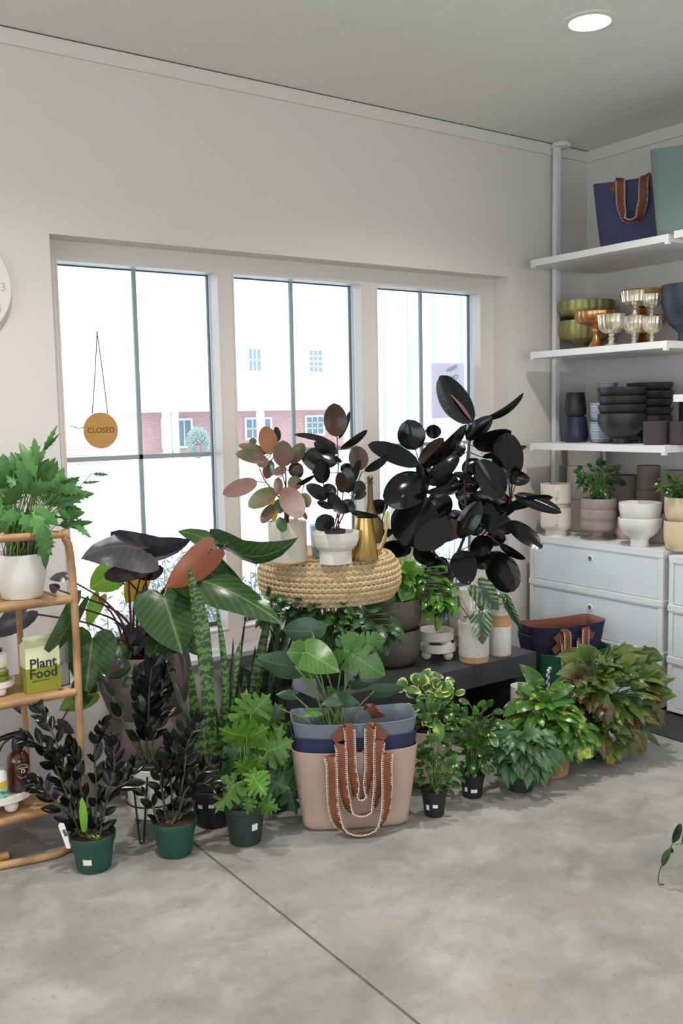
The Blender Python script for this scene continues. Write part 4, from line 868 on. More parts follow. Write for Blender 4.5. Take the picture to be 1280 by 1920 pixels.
# pot of the big rubber plant, with the care card leaning on it
c = at(815, 1180, y=-.36); RUB = Vector((c.x, -.33, TZ+.0006)); k = 1/ppm(c)
vessel('planter', RUB, 108*k, 110*k, 'cyl', mat('warm_grey_pot', (150, 138, 124), .7, bump=.2), 'warm grey planter on the bench holding the large rubber plant', 'planter'); RUBT = RUB+Vector((0, 0, 96*k))
pc = at(862, 1160, y=-.50); t = thing('care_card', pc, 'white arched care card standing behind the alocasia pot', 'card'); b = MB(); wq = 19/ppm(pc); h0_, h1_ = at(862, 1162, y=-.50).z, at(862, 1106, y=-.50).z
pts = [(-wq, h0_-.08), (wq, h0_-.08), (wq, h1_-wq)]+[(wq*math.cos(a), h1_-wq+wq*math.sin(a)) for a in [PI*i/10 for i in range(1, 10)]]+[(-wq, h1_-wq)]
Xa = RH; i0 = [b.vert(Vector((pc.x, pc.y, 0))+Xa*x+Vector((0, 0, z))) for x, z in pts]; i1 = [b.vert(Vector((pc.x, pc.y, 0))+Xa*x+FH*.001+Vector((0, 0, z))) for x, z in pts]
b.face(*i0); b.face(*i1[::-1]); n = len(pts)
for j in range(n): b.face(i0[j], i1[j], i1[(j+1) % n], i0[(j+1) % n])
b.build('card', mat('card_white', (226, 222, 208), .6), t, smooth=False)
for j in range(7):
    b = MB(); zq = h1_-wq*.9-j*.012; q = Vector((pc.x, pc.y, zq))-FH*.0008; b.box((-wq*.6, 0, 0), (wq*random.uniform(.2, .6), .0004, .0018), Matrix.Translation(q) @ Matrix.Rotation(math.atan2(RH.y, RH.x), 4, 'Z')); b.build('printed_line', bpy.data.materials['numeral_grey'], t, smooth=False)
b = MB(); q = Vector((pc.x, pc.y, h0_-.0))+RH*wq*.55-FH*.0008; b.box((-.008, 0, -.0), (.008, .0004, .016), Matrix.Translation(q) @ Matrix.Rotation(math.atan2(RH.y, RH.x), 4, 'Z')); b.build('green_stamp', mat('stamp_green', (60, 96, 66), .6), t, smooth=False)
# riser stool, woven pouf and the things on it
PY = -.42; pL, pR = at(475, 1088, y=PY), at(745, 1085, y=PY); PC = (pL+pR)/2; PR = (pR.x-pL.x)/2*1.0*math.cos(math.radians(0)); 
PRr = 134/ppm(PC); PZ0 = at(610, 1128, y=PY-.1).z; 
c = PC.copy(); PZ1 = at(575, 1046, y=PY-.02).z
t = thing('riser_stool', (PC.x, PC.y, TZ), 'dark round stool under the woven pouf', 'stool'); b = MB(); b.lathe([(0, PZ0-TZ-.022), (.14, PZ0-TZ-.022), (.145, PZ0-TZ-.012), (.14, PZ0-TZ-.002), (0, PZ0-TZ-.002)], (PC.x, PC.y, TZ), 32); b.build('seat', M_bench, t)
for k in range(4): a = k*PI/2+.5; b = MB(); b.tube([(PC.x+.11*math.cos(a), PC.y+.11*math.sin(a), PZ0-.02), (PC.x+.12*math.cos(a), PC.y+.12*math.sin(a), TZ+.001)], .012, 8); b.build('leg', M_bench, t)
M_sea = mat('seagrass_braid', (222, 200, 160), .75, noise=((186, 156, 112), 40, .3), bump=.3, bscale=120)
def braid(b, R, z, cx, cy, rt, seg_len=.026, flat=False):
    """one round of braid: overlapping slanted strands"""
    n = max(6, int(2*PI*R/seg_len))
    for k in range(n):
        for sg in (-1, 1):
            a0 = 2*PI*(k+.25*(sg > 0))/n; da = 2*PI/n*.62; P = []
            for j, f in enumerate((-1, -.35, .35, 1)):
                a = a0+da*f; dz = sg*rt*.75*f; dr = rt*.55*(1-f*f)
                P.append((cx+(R+dr)*math.cos(a), cy+(R+dr)*math.sin(a), z+dz) if not flat else (cx+(R+dz)*math.cos(a), cy+(R+dz)*math.sin(a), z+dr))
            b.tube(P, [rt*.3, rt*.62, rt*.62, rt*.3], 5)
b = MB(); H_ = PZ1-PZ0; rows = 8
b.lathe([(0, .004), (PRr*.85, .004), (PRr*.955, H_*.2), (PRr*.965, H_*.7), (PRr*.86, H_*.96), (0, H_*.985)], (PC.x, PC.y, PZ0), 48)
for i in range(rows):
    f = (i+.5)/rows; R_ = PRr*(1-.13*abs(2*f-1)**2.6); braid(b, R_-.008, PZ0+H_*f*.97+.002, PC.x, PC.y, H_/rows*.5)
for j in range(10): braid(b, PRr*(.86-.085*j), PZ1-.004, PC.x, PC.y, .010, .03, flat=True)
o = b.build('woven_pouf', M_sea, origin=(PC.x, PC.y, PZ0)); tag(o, 'round braided seagrass pouf under the window rubber plants', 'pouf')
PT = PZ1+.0095
c = at(538, 1059, z=PT); k = 1/ppm(c); r = 37*k; c = c+FH*r; c.z = PT
b = MB(); h_ = 78*k; b.lathe([(0, .006), (r*.97, .006), (r, .010), (r, h_), (r-.005, h_+.001), (r-.007, h_-.003), (r-.008, h_*.9), (0, h_*.9)], c, 44); t = thing('cylinder_planter', c, 'matte off-white cylinder planter holding the reddish rubber plant', 'planter'); b.build('planter', mat('offwhite_matte', (224, 216, 200), .65), t)
b = MB(); b.lathe([(0, 0), (r*.95, 0), (r*.965, .006), (0, .006)], c, 40); b.build('raw_foot', M_terra, t); VAR = c+Vector((0, 0, h_*.9))
c = at(629, 1060, z=PT); k = 1/ppm(c); r = 45*k; c = c+FH*r*.7; c.z = PT; h_ = 60*k
P = [(0, 0), (r*.68, 0), (r*.68, h_*.42), (r*.74, h_*.44), (r*.9, h_*.56), (r*.98, h_*.75), (r, h_), (r-.004, h_+.001), (r-.006, h_-.004), (r*.8, h_*.6), (0, h_*.55)]
def ribp(P, h):
    out = [P[0]]
    for (a, za), (q, zb) in zip(P[1:], P[2:]):
        n = max(1, int(abs(zb-za)/h*34)) if zb > za and a > r*.5 else 1
        for j in range(n):
            f = j/n; out.append((a+(q-a)*f+(.0012 if j % 2 else 0), za+(zb-za)*f))
    return out+[P[-1]]
b = MB(); b.lathe(ribp(P, h_), c, 56); tag(b.build('pedestal_bowl', mat('ribbed_white', (224, 218, 208), .6), origin=c), 'white ribbed pedestal bowl holding the small black rubber plant pot', 'bowl'); SMR = c+Vector((0, 0, h_*.57))
c = at(604, 1050, z=PT)+FH*.10; c.z = PT; k = 1/ppm(c); b = MB(); r = 24*k; b.lathe([(0, .001), (r*.85, .001), (r, 60*k), (r-.003, 60*k), (r*.8, .006), (0, .006)], c, 32); tag(b.build('glass_bowl', mat('smoky_glass', (170, 186, 196), .12, trans=.75), origin=c), 'smoky glass cylinder vase behind the ribbed pedestal bowl', 'vase')
# brass watering can body and dark stoppered bottle
M_brass = mat('brushed_brass', (206, 176, 116), .26, .95, noise=((160, 122, 56), 20, .3), stretch=(1, 1, .05))
c = at(688, 1052, z=PT); k = 1/ppm(c); c = c+FH*22*k; c.z = PT; h_ = 80*k
t = thing('watering_can', c, 'tall brushed brass watering can on the woven pouf', 'watering can')
b = MB(); b.lathe([(0, 0), (26*k, 0), (26.5*k, .003), (16*k, h_), (15*k, h_), (24*k, .006), (0, .006)], c-RH*4*k, 40); b.build('body', M_brass, t)
b = MB(); c5 = c-RH*4*k; b.tube(bez([c5+RH*24*k+Vector((0, 0, .02)), c5+RH*40*k+FH*.03+Vector((0, 0, h_*.5)), c5+RH*46*k+FH*.05+Vector((0, 0, h_*1.1))], 14), [.008]*8+[.005]*8, 8); b.build('spout', M_brass, t)
c = at(700, 1010, z=PT)+FH*.0; c = Vector((at(694, 960, y=PC.y+.12).x, PC.y+.12, PT)); k = 1/ppm(c)
b = MB(); hB = at(694, 891, y=c.y).z-PT; b.lathe([(0, 0), (20*k, 0), (25*k, hB*.18), (24*k, hB*.3), (10*k, hB*.45), (6*k, hB*.6), (5*k, hB*.88), (7*k, hB*.885), (7.2*k, hB*.9), (3*k, hB*.905), (5.6*k, hB*.93), (6.6*k, hB*.965), (4.5*k, hB*.99), (0, hB)], c, 32)
tag(b.build('stoppered_bottle', mat('aged_brass', (112, 96, 58), .45, .7), origin=c), 'aged brass bottle vase with ball stopper behind the watering can', 'vase')
# ================================================================ plants
random.seed(5)
M_soil = mat('potting_soil', (62, 38, 26), .95, noise=((34, 22, 16), 60, .2), bump=1, bscale=120)
M_npg = mat('green_nursery_plastic', (28, 72, 60), .4); M_npb = mat('black_nursery_plastic', (28, 28, 30), .45); M_npd = mat('dark_green_plastic', (40, 58, 50), .5, noise=((34, 46, 40), 30, .2))
M_stk = mat('sticker_white', (232, 230, 226), .5)
M_stg = mat('green_stem', (92, 122, 58), .5); M_std = mat('dark_stem', (52, 44, 34), .5); M_stz = mat('zz_stem', (62, 66, 44), .5); M_strd = mat('red_stem', (94, 34, 32), .45); M_bamb = mat('bamboo_stake', (168, 138, 82), .6)
LM = {
 'rubber': leafmat('rubber_leaf', (9, 13, 14), (36, 22, 21), (44, 30, 26), .14, 22, .05, .05, .0, tonev=.6, spec=.42),
 'rubber_small': leafmat('small_rubber_leaf', (15, 21, 20), (56, 34, 31), (70, 52, 38), .2, 20, .06, .05, .03, tonev=.6, spec=.4),
 'ruby': leafmat('variegated_rubber_leaf', (70, 84, 48), (128, 70, 58), (150, 112, 84), .35, 16, .1, .06, .12, tonev=.5, var=((118, 84, 76), 22, .46)),
 'rubyred': leafmat('reddish_rubber_leaf', (112, 86, 78), (132, 70, 56), (142, 92, 54), .35, 16, .1, .06, .1, tonev=.4),
 'philo': leafmat('philodendron_leaf', (42, 68, 34), (112, 140, 76), (66, 84, 46), .28, 8, .25, .045, .1, tonev=.35, spec=.4),
 'philod': leafmat('dark_philodendron_leaf', (56, 54, 60), (90, 82, 86), (50, 30, 34), .26, 8, .3, .05, .03, tonev=.3),
 'philor': leafmat('rust_leaf', (118, 56, 22), (156, 96, 50), (122, 58, 20), .5, 8, .3, .06, .08, tonev=.2),
 'philob': leafmat('backlit_leaf', (96, 134, 42), (150, 176, 78), (110, 140, 50), .4, 8, .3, .05, .35, tonev=.3),
 'yellow': leafmat('yellow_leaf', (196, 160, 36), (210, 186, 90), (190, 160, 50), .5, 8, .2, .05, .3, tonev=.3),
 'zz': leafmat('zz_leaf', (9, 11, 10), (28, 32, 26), (14, 16, 14), .2, 6, .04, .08, .0, tonev=.7, spec=.25),
 'zzg': leafmat('zz_green_leaf', (24, 38, 24), (50, 66, 42), (34, 46, 30), .24, 6, .04, .08, .02, tonev=.6, spec=.35),
 'lime': leafmat('lime_leaf', (110, 158, 40), (150, 190, 80), (110, 150, 50), .4, 6, .1, .05, .3, tonev=.3),
 'snake': leafmat('snake_leaf', (74, 104, 44), (38, 60, 32), (56, 80, 40), .35, style='snake', mid=0, tl=.02, tonev=.4),
 'snaked': leafmat('dark_snake_leaf', (48, 68, 44), (30, 44, 32), (44, 58, 44), .3, style='snake', mid=0, tl=.02, tonev=.4),
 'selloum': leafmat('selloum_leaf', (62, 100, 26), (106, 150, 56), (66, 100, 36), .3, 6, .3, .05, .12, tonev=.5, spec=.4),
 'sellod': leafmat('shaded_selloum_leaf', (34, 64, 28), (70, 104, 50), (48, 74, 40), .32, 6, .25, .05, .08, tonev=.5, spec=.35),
 'monst': leafmat('monstera_leaf', (62, 100, 42), (124, 150, 80), (76, 106, 54), .3, 7, .25, .04, .12, tonev=.25, spec=.4),
 'monstd': leafmat('bluegreen_leaf', (48, 72, 50), (94, 118, 82), (62, 80, 58), .32, 7, .25, .04, .05, tonev=.3, spec=.4),
 'pothos': leafmat('neon_pothos_leaf', (70, 116, 34), (116, 150, 66), (84, 116, 48), .28, 5, .15, .05, .16, tonev=.5, var=((150, 172, 66), 26, .6), spec=.4),
 'gold': leafmat('golden_pothos_leaf', (56, 98, 34), (106, 140, 58), (72, 104, 44), .28, 5, .15, .05, .13, tonev=.5, var=((168, 178, 72), 20, .56), spec=.4),
 'mini': leafmat('mini_vine_leaf', (40, 70, 36), (82, 112, 62), (54, 80, 46), .3, 5, .15, .05, .1, tonev=.5, spec=.4),
 'pepe': leafmat('variegated_peperomia_leaf', (70, 108, 50), (120, 150, 70), (110, 130, 70), .25, 3, .1, .04, .1, tonev=.25, edge=((222, 220, 142), .86)),
 'jade': leafmat('glossy_green_leaf', (46, 80, 30), (84, 116, 54), (60, 86, 44), .22, 3, .06, .05, .1, tonev=.6, spec=.4),
 'cebu': leafmat('silvery_pothos_leaf', (62, 92, 58), (96, 124, 84), (68, 92, 64), .36, 6, .2, .04, .06, tonev=.45, spec=.35),
 'syng': leafmat('syngonium_leaf', (72, 92, 38), (108, 120, 62), (82, 82, 46), .33, 6, .3, .05, .1, tonev=.7, var=((84, 58, 40), 9, .5), spec=.4),
 'alo': leafmat('alocasia_leaf', (34, 50, 38), (108, 146, 84), (60, 62, 52), .3, style='alocasia', mid=.0, tl=.03, tonev=.15),
 'fern': leafmat('blue_star_fern_leaf', (66, 108, 54), (100, 136, 80), (82, 118, 70), .42, 5, .12, .04, .18, tonev=.55, spec=.35),
 'small': leafmat('small_shrub_leaf', (44, 84, 34), (84, 120, 58), (60, 90, 46), .3, 5, .12, .05, .12, tonev=.6, spec=.4),
}
def nursery(c, w, h, m, label, cat='potted plant', name='potted_plant', sticker=None, group=None, notch=False, tagc=None):
    """the plant in its plastic pot: one thing; the parts are added to it"""
    t = thing(name, c, label, cat, group); b = MB(); b.lathe(pot_profile('nursery', w, h, .002), c, 40)
    pot = b.build('nursery_pot', m, t)
    b = MB(); b.lathe([(w*.46, h*.86), (w*.3, h*.885), (0, h*.9)], c, 24); o = b.build('soil', M_soil, t); o.data.flip_normals()
    for k, (ang, z, sw, sh) in enumerate(sticker or []):
        # sits on the side of the pot, curved with it
        b = MB(); n = 5; ids = []
        base = math.atan2(-FH.y, -FH.x)
        for j in range(n+1):
            a = base+math.radians(ang)+(j/n-.5)*sw/(w*.46)
            for zz in (z, z+sh):
                r = w/2*(.76+.16*(zz/h))+.0018; ids.append(b.vert(Vector(c)+Vector((math.cos(a)*r, math.sin(a)*r, zz))))
        for j in range(n): b.face(ids[2*j], ids[2*j+2], ids[2*j+3], ids[2*j+1])
        b.build('price_sticker', M_stk, pot)
    return t, Vector(c)+Vector((0, 0, h*.88))
def stem_tube(b, a, e, r0, r1, sag=0, n=8, mid=None):
    a = Vector(a); e = Vector(e); m = Vector(mid) if mid is not None else (a+e)/2+Vector((0, 0, sag))
    P = bez([a, m, e], n); k = len(P); b.tube(P, [r0+(r1-r0)*i/(k-1) for i in range(k)], 6)
class Plant:
    """collects stems and leaves by material, then links each as a part"""
    def __init__(s, root, base): s.t = root; s.base = Vector(base); s.L = {}; s.S = {}
    def lf(s, m, *a, **k): s.L.setdefault(m, MB()).leaf(*a, **k)
    def sm(s, m): return s.S.setdefault(m, MB())
    def done(s, names=None):
        for m, b in s.S.items(): b.build('stems', m, s.t, smooth='all')
        for i, (m, b) in enumerate(s.L.items()): b.build('foliage', LM[m], s.t, smooth='all')
def px_leaf(P, m, shape, org, sc, bx, by, tx, ty, w, d, dd=0, roll=0, stem=None, stemm=None, sr=.003, **k):
    """leaf between two photo points at distance d from the lens plane; w in the same units"""
    a = at(org[0]+bx*sc, org[1]+by*sc, d=d); e = at(org[0]+tx*sc, org[1]+ty*sc, d=d+dd)
    P.lf(m, a, e, w*sc*d/FPX, shape, roll=roll, **k)
    if stem is not None: stem_tube(P.sm(stemm or M_stg), stem, a, sr*1.2, sr*.8, n=8, mid=(Vector(stem)+a)/2+Vector((0, 0, .1*(a-Vector(stem)).length)))
    return a
# ---- the large rubber plant on the bench
t = thing('rubber_plant', RUBT, 'large dark burgundy rubber plant in front of the right window', 'potted plant')
b = MB(); b.lathe([(.088, -.01), (.05, 0), (0, .004)], RUBT, 28); o = b.build('soil', M_soil, t); o.data.flip_normals()
P = Plant(t, RUBT); D0 = depth(RUBT); O4 = (660, 680); s4 = 1/3.048
def p4(x, y, d=0): return at(660+x*s4, 680+y*s4, d=D0+d)
for pts in ([(640, 1000, 0), (640, 700, -.02), (668, 470, 0), (690, 330, .03)], [(560, 1180, 0), (450, 1050, -.03), (412, 650, -.05), (385, 570, -.05)], [(660, 1150, 0), (730, 1000, -.05), (880, 850, -.08), (915, 690, -.08)]):
    q = [RUBT+Vector((random.uniform(-.03, .03), random.uniform(-.02, .02), 0))]+[p4(*a) for a in pts]; Pt = bez(q, 20)
    P.sm(M_std).tube(Pt, [.008-.004*i/len(Pt) for i in range(len(Pt))], 7)
BIG = [(688,345,503,72,170,.0,-.02,25),(735,325,980,170,62,.02,-.08,50),(362,500,315,325,150,-.1,-.02,0),(385,580,88,470,125,-.1,-.1,35),(405,605,655,350,110,-.12,-.1,50),
(385,575,522,430,80,-.08,.02,-20),(425,648,190,808,195,-.12,-.14,10),(440,700,612,530,110,-.04,-.04,-25),(650,440,802,310,95,-.02,-.03,20),(690,475,910,390,125,-.04,-.08,30),
(895,690,882,398,165,-.1,-.06,0),(855,770,716,555,150,-.1,-.05,15),(935,690,850,600,95,-.12,.0,20),(900,655,1018,670,78,-.12,-.04,0),(850,850,1150,768,75,-.1,-.1,40),(925,755,1197,860,85,-.12,-.12,-25),
(640,690,418,745,66,-.12,-.12,45),(712,690,575,635,55,-.1,-.1,40),(430,770,300,1045,260,-.1,-.12,0),(575,925,350,1048,150,-.14,-.12,-15),(590,1000,735,790,130,-.14,-.05,-30),(578,1012,570,890,115,-.16,.03,0),
(765,800,800,978,95,-.12,-.1,15),(905,900,815,962,95,-.13,-.1,0),(890,905,1087,1060,95,-.1,-.14,-15),(840,1035,992,1122,52,-.08,-.1,30),(790,1078,925,1308,170,-.08,-.14,0),(620,1072,662,1272,140,-.16,-.14,0),
(720,985,748,1105,130,-.12,-.08,10),(690,1060,770,1180,110,-.1,-.06,0),(340,1062,150,1075,98,-.06,-.08,20),(350,1060,480,1140,95,-.05,-.02,20),(205,800,90,838,85,-.03,-.03,20),(240,960,112,1025,55,-.02,-.03,30),
(690,745,925,850,150,-.02,-.03,10),(420,385,510,400,75,.04,0,10),(640,520,560,470,100,.02,.02,10),(450,750,540,880,150,.02,.02,0),(740,540,1000,478,52,.04,.03,30),(430,1150,560,1290,150,0,-.04,0),(640,640,740,560,110,.03,.03,0),
(600,740,480,640,120,.02,.02,10),(620,800,700,640,130,.02,.02,0),(540,850,620,980,150,.04,0,0),(700,860,860,760,120,.03,.02,0),(600,1000,470,900,140,.04,.02,10),(760,1000,880,1010,90,.02,.0,20),(600,1120,700,1200,120,.04,.02,0),(480,900,420,1080,150,.05,.03,0),(640,930,760,930,110,.04,0,0),(840,880,900,980,90,.0,-.02,0),(540,1120,450,1210,90,.03,0,0),(380,560,450,700,90,.0,0,20),(700,720,640,860,120,.05,.03,0)]
for i, (bx, by, tx, ty, w, d, dd, roll) in enumerate(BIG):
    px_leaf(P, 'rubber', 'rubber', O4, s4, bx, by, tx, ty, w*1.08, D0+d, dd, roll, bow=random.uniform(-.02, .12), fold=random.uniform(-.4, .0) if i % 2 else random.uniform(.1, .4), flip=(i in (5, 21)), rnd=random.random())
    a = p4(bx, by, d); q = min((Vector(v) for v in P.S[M_std].v[:420]), key=lambda v: (v-a).length)
    if (q-a).length < .22: stem_tube(P.sm(M_strd), q, a, .0028, .0024, n=5)
P.lf('rubyred', p4(690, 345, .0), p4(560, 180, -.01), .018, 'lance', roll=30)
P.sm(M_bamb).tube([at(708, 1012, d=D0-.1), at(727, 928, d=D0-.1)], .004, 7)
P.done()
# ---- smaller rubber plants on the pouf (zoom frame 380,720 at 3.368)
O3 = (380, 720); s3 = 1/3.368
t = thing('rubber_plant', VAR, 'reddish variegated rubber plant in the off-white cylinder', 'potted plant')
b = MB(); b.lathe([(.06, -.004), (.03, .002), (0, .004)], VAR, 24); o = b.build('soil', M_soil, t); o.data.flip_normals()
P = Plant(t, VAR); D0 = depth(VAR)
def p3(x, y, d=0): return at(380+x*s3, 720+y*s3, d=D0+d)
for pts in ([(525, 700), (515, 500), (440, 430)], [(530, 700), (500, 560)], [(545, 720), (600, 600), (640, 640)], [(510, 760), (400, 620), (355, 530)]):
    Pt = bez([VAR+Vector((random.uniform(-.015, .015), 0, 0))]+[p3(*a) for a in pts], 14); P.sm(M_strd).tube(Pt, [.005-.003*i/len(Pt) for i in range(len(Pt))], 6)
for m, bx, by, tx, ty, w, d, dd, roll in [('rubyred',432,440,390,265,118,-.02,-.01,0),('rubber_small',475,365,462,268,50,.02,0,20),('ruby',510,525,505,355,130,-.05,-.03,0),('ruby',550,500,640,375,100,-.02,0,20),('ruby',405,485,205,440,95,-.03,-.03,25),
 ('ruby',405,440,225,385,70,.03,0,30),('ruby',330,380,300,345,50,.04,0,0),('rubyred',395,455,355,525,80,.0,-.02,0),('rubyred',345,615,125,698,108,-.02,-.04,10),('ruby',465,665,288,778,120,-.04,-.05,20),('ruby',475,590,478,700,62,-.05,-.03,0),
 ('rubyred',510,655,625,845,150,-.07,-.08,0),('ruby',625,690,670,778,80,-.03,-.03,10),('rubyred',530,530,440,568,60,-.04,-.03,0),('rubber_small',560,500,620,590,95,.02,0,0),('ruby',620,600,540,650,90,-.02,-.02,0),
 ('yellow',440,720,450,870,62,0,-.02,0),('ruby',450,760,370,880,75,-.03,-.04,10),('monstd',490,720,485,820,72,-.06,-.06,0),('philo',480,840,515,935,68,-.08,-.09,0),('ruby',620,800,660,855,35,-.02,-.04,30),('rubyred',430,480,400,600,75,.03,.02,0),('ruby',560,560,620,520,60,0,0,20),('monstd',420,500,440,580,50,0,-.02,10),('yellow',520,760,540,850,40,.02,0,20)]:
    px_leaf(P, m, 'rubber', O3, s3, bx, by, tx, ty, w, D0+d, dd, roll, bow=random.uniform(.0, .08), fold=random.uniform(-.1, .25), flip=(m == 'rubyred' and bx == 432))
    a = p3(bx, by, d); q = min((Vector(v) for v in P.S[M_strd].v[:300]), key=lambda v: (v-a).length)
    if (q-a).length < .12: stem_tube(P.sm(M_strd), q, a, .002, .0016, n=4)
P.done()
c_ = SMR; t, B_ = nursery(c_, .088, .062, M_npb, 'small dark rubber plant in a black pot inside the ribbed bowl', name='rubber_plant'); P = Plant(t, B_); D0 = depth(B_)
for pts in ([(850, 760), (855, 500), (848, 340)], [(870, 800), (885, 700), (885, 560)], [(890, 820), (960, 680), (1000, 560)], [(850, 800), (780, 700), (760, 620)]):
    Pt = bez([B_+Vector((random.uniform(-.02, .02), random.uniform(-.01, .01), 0))]+[p3(*a) for a in pts], 14); P.sm(M_strd).tube(Pt, [.0035-.0015*i/len(Pt) for i in range(len(Pt))], 6)
for bx, by, tx, ty, w, d, dd, roll, fl in [(845,335,828,120,148,-.03,-.02,0,1),(860,345,930,170,48,.0,0,40,0),(870,415,1040,290,70,-.02,-.04,45,0),(845,390,575,320,70,-.03,-.05,55,0),(850,440,700,370,90,.02,0,20,0),(850,500,650,430,120,.02,-.01,0,0),(880,490,750,450,50,-.02,-.04,40,0),
 (1000,545,965,390,125,-.02,0,0,1),(1020,550,1175,450,75,.0,0,40,0),(735,480,735,365,36,.03,0,40,0),(760,630,745,485,110,-.05,-.05,10,0),(790,560,620,440,100,.03,.02,0,0),(800,520,690,560,110,.04,.02,0,0),(885,690,865,555,75,-.07,-.06,0,1),(920,690,905,525,100,-.03,-.02,10,0),(940,640,990,475,58,-.02,-.03,30,0),
 (790,720,650,640,90,-.04,-.06,10,0),(820,780,720,745,50,-.05,-.08,20,0),(810,830,725,925,110,-.09,-.12,10,0),(860,790,800,700,90,-.03,-.03,0,0),(920,760,830,810,110,-.08,-.1,20,0),(960,730,1030,680,50,-.05,-.07,30,0),(970,700,1000,610,90,0,0,0,0),(920,800,1110,835,48,-.06,-.1,35,0),(880,740,960,800,80,-.08,-.1,0,0),(580,650,710,575,40,.02,0,40,0),(840,700,760,640,80,0,0,0,0),(900,600,840,640,60,-.03,-.03,0,0),(950,620,1010,700,70,.02,0,0,0),(870,520,960,560,80,.04,.02,0,0)]:
    px_leaf(P, 'rubber_small', 'rubber', O3, s3, bx, by, tx, ty, w, D0+d, dd, roll, bow=random.uniform(0, .08), fold=random.uniform(-.1, .25), flip=bool(fl))
    a = p3(bx, by, d); q = min((Vector(v) for v in P.S[M_strd].v[:300]), key=lambda v: (v-a).length)
    if (q-a).length < .12: stem_tube(P.sm(M_strd), q, a, .0018, .0014, n=4)
P.done()
# ---- big philodendron in two stacked taupe pots
q = at(255, 1505, z=0); BP = Vector((-2.93-.17, -.30, 0)); qd = at(255, 1225, d=3.62); BP = Vector((qd.x+FH.x*.15, min(qd.y+FH.y*.15, -.215), .0006)); k = 1/ppm(BP)
M_bigp = mat('large_taupe_pot', (118, 104, 102), .75, noise=((86, 76, 76), 5, .25), bump=.1)
zr = at(255, 1212, d=depth(BP)).z
vessel('floor_planter', BP, .345, zr*.56, 'egg', M_bigp, 'large taupe egg-shaped floor planter, lower of two stacked', 'planter', 'large taupe planters')
vessel('floor_planter', BP+Vector((0, 0, zr*.44)), .375, zr*.56, 'egg', M_bigp, 'large taupe egg-shaped floor planter holding the philodendron, upper of two', 'planter', 'large taupe planters')
PB = BP+Vector((0, 0, zr-.035)); t = thing('philodendron', PB, 'large heart-leaved philodendron with dark red stems by the left window', 'potted plant')
b = MB(); b.lathe([(.155, -.004), (.1, .004), (0, .008)], PB, 30); o = b.build('soil', M_soil, t); o.data.flip_normals()
P = Plant(t, PB); D0 = depth(PB)
for m, bx, by, tx, ty, w, d, dd, roll, bow, fold, fl in [
 ('philo',173,1197,161,1297,96,-.28,-.05,0,.1,.25,0), ('philo',306,1117,341,1226,118,-.2,-.06,-8,.06,.2,0), ('philo',366,1085,532,1172,78,-.18,-.05,-25,.12,.3,0),
 ('philod',266,1030,151,1048,116,-.15,-.1,52,.16,.3,0), ('philod',238,1030,360,1010,84,-.05,.02,48,.2,.4,0), ('philod',215,1062,285,1072,60,-.1,-.06,30,.2,.4,1), ('philor',392,1034,310,1102,62,-.2,-.1,10,.12,-.3,1),
 ('philo',402,1023,332,996,50,.0,0,45,.12,.1,0), ('philo',424,1023,560,1007,76,-.15,-.06,48,.26,.3,0), ('philo',146,1138,66,1250,46,-.46,-.06,-35,.1,.3,0), ('philod',47,1148,-16,1196,50,-.2,.02,10,.1,.2,0),
 ('philob',214,1075,168,1104,58,.05,.05,0,.1,.1,0), ('yellow',262,1085,236,1132,44,.02,0,0,.1,.1,0), ('philob',185,1122,164,1176,32,.03,0,20,.1,.1,0), ('philob',168,1300,110,1332,46,-.12,-.02,0,.1,.2,0),
 ('philo',386,1052,470,1112,52,-.02,-.02,30,.1,.2,0), ('philo',352,1120,384,1152,50,.02,0,20,.1,.2,0), ('sellod',160,1280,150,1330,48,-.1,-.05,0,.1,.2,0), ('philod',120,1080,92,1086,24,-.1,0,40,.1,.2,0), ('philod',106,1105,92,1096,20,-.1,0,10,0,.1,0),
 ('philod',110,1360,140,1375,30,-.15,.0,40,0,.2,0), ('philo',300,1200,280,1245,50,-.16,-.05,10,.1,.2,0), ('philo',222,1210,232,1250,50,-.1,-.03,-10,.1,.2,0), ('philo',340,1180,372,1230,44,-.05,-.03,0,.1,.2,0), ('philod',255,1180,252,1230,50,-.05,-.03,0,.1,.2,0),
 ('philod',22,1318,50,1345,14,-.25,.0,30,.0,.2,0), ('philod',370,1040,400,1080,40,-.1,-.1,50,.1,.3,0), ('philod',285,1060,250,1082,60,-.02,-.05,20,.2,.4,1)]:
    dl = D0+d; a = at(bx, by, d=dl); e = at(tx, ty, d=dl+dd); P.lf(m, a, e, w*dl/FPX, 'heart', roll=roll, bow=bow, fold=fold, wave=.05, flip=bool(fl))
    s0 = PB+Vector((random.uniform(-.06, .06), random.uniform(-.04, .04), 0)); mid = (s0+a)/2+Vector(((s0-a).x*.18, 0, .05*(a.z-s0.z)+.02))
    if by > 1250: mid = (s0+a)/2+Vector((0, 0, .10))
    stem_tube(P.sm(M_strd if m in ('philod', 'philor') or random.random() < .5 else M_std), s0, a, .006, .0035, n=12, mid=mid)
for j in range(9):
    s0 = PB+Vector((random.uniform(-.07, .07), random.uniform(-.05, .05), 0)); P.lf('philo', s0+Vector((0, 0, .03)), s0+Vector((random.uniform(-.08, .08), random.uniform(-.1, .0), random.uniform(.03, .12))), .06, 'heart', roll=random.uniform(-20, 20), fold=.3)
    P.sm(M_strd).tube([s0, s0+Vector((random.uniform(-.02, .02), 0, .09))], [.009, .003], 6)
P.done()
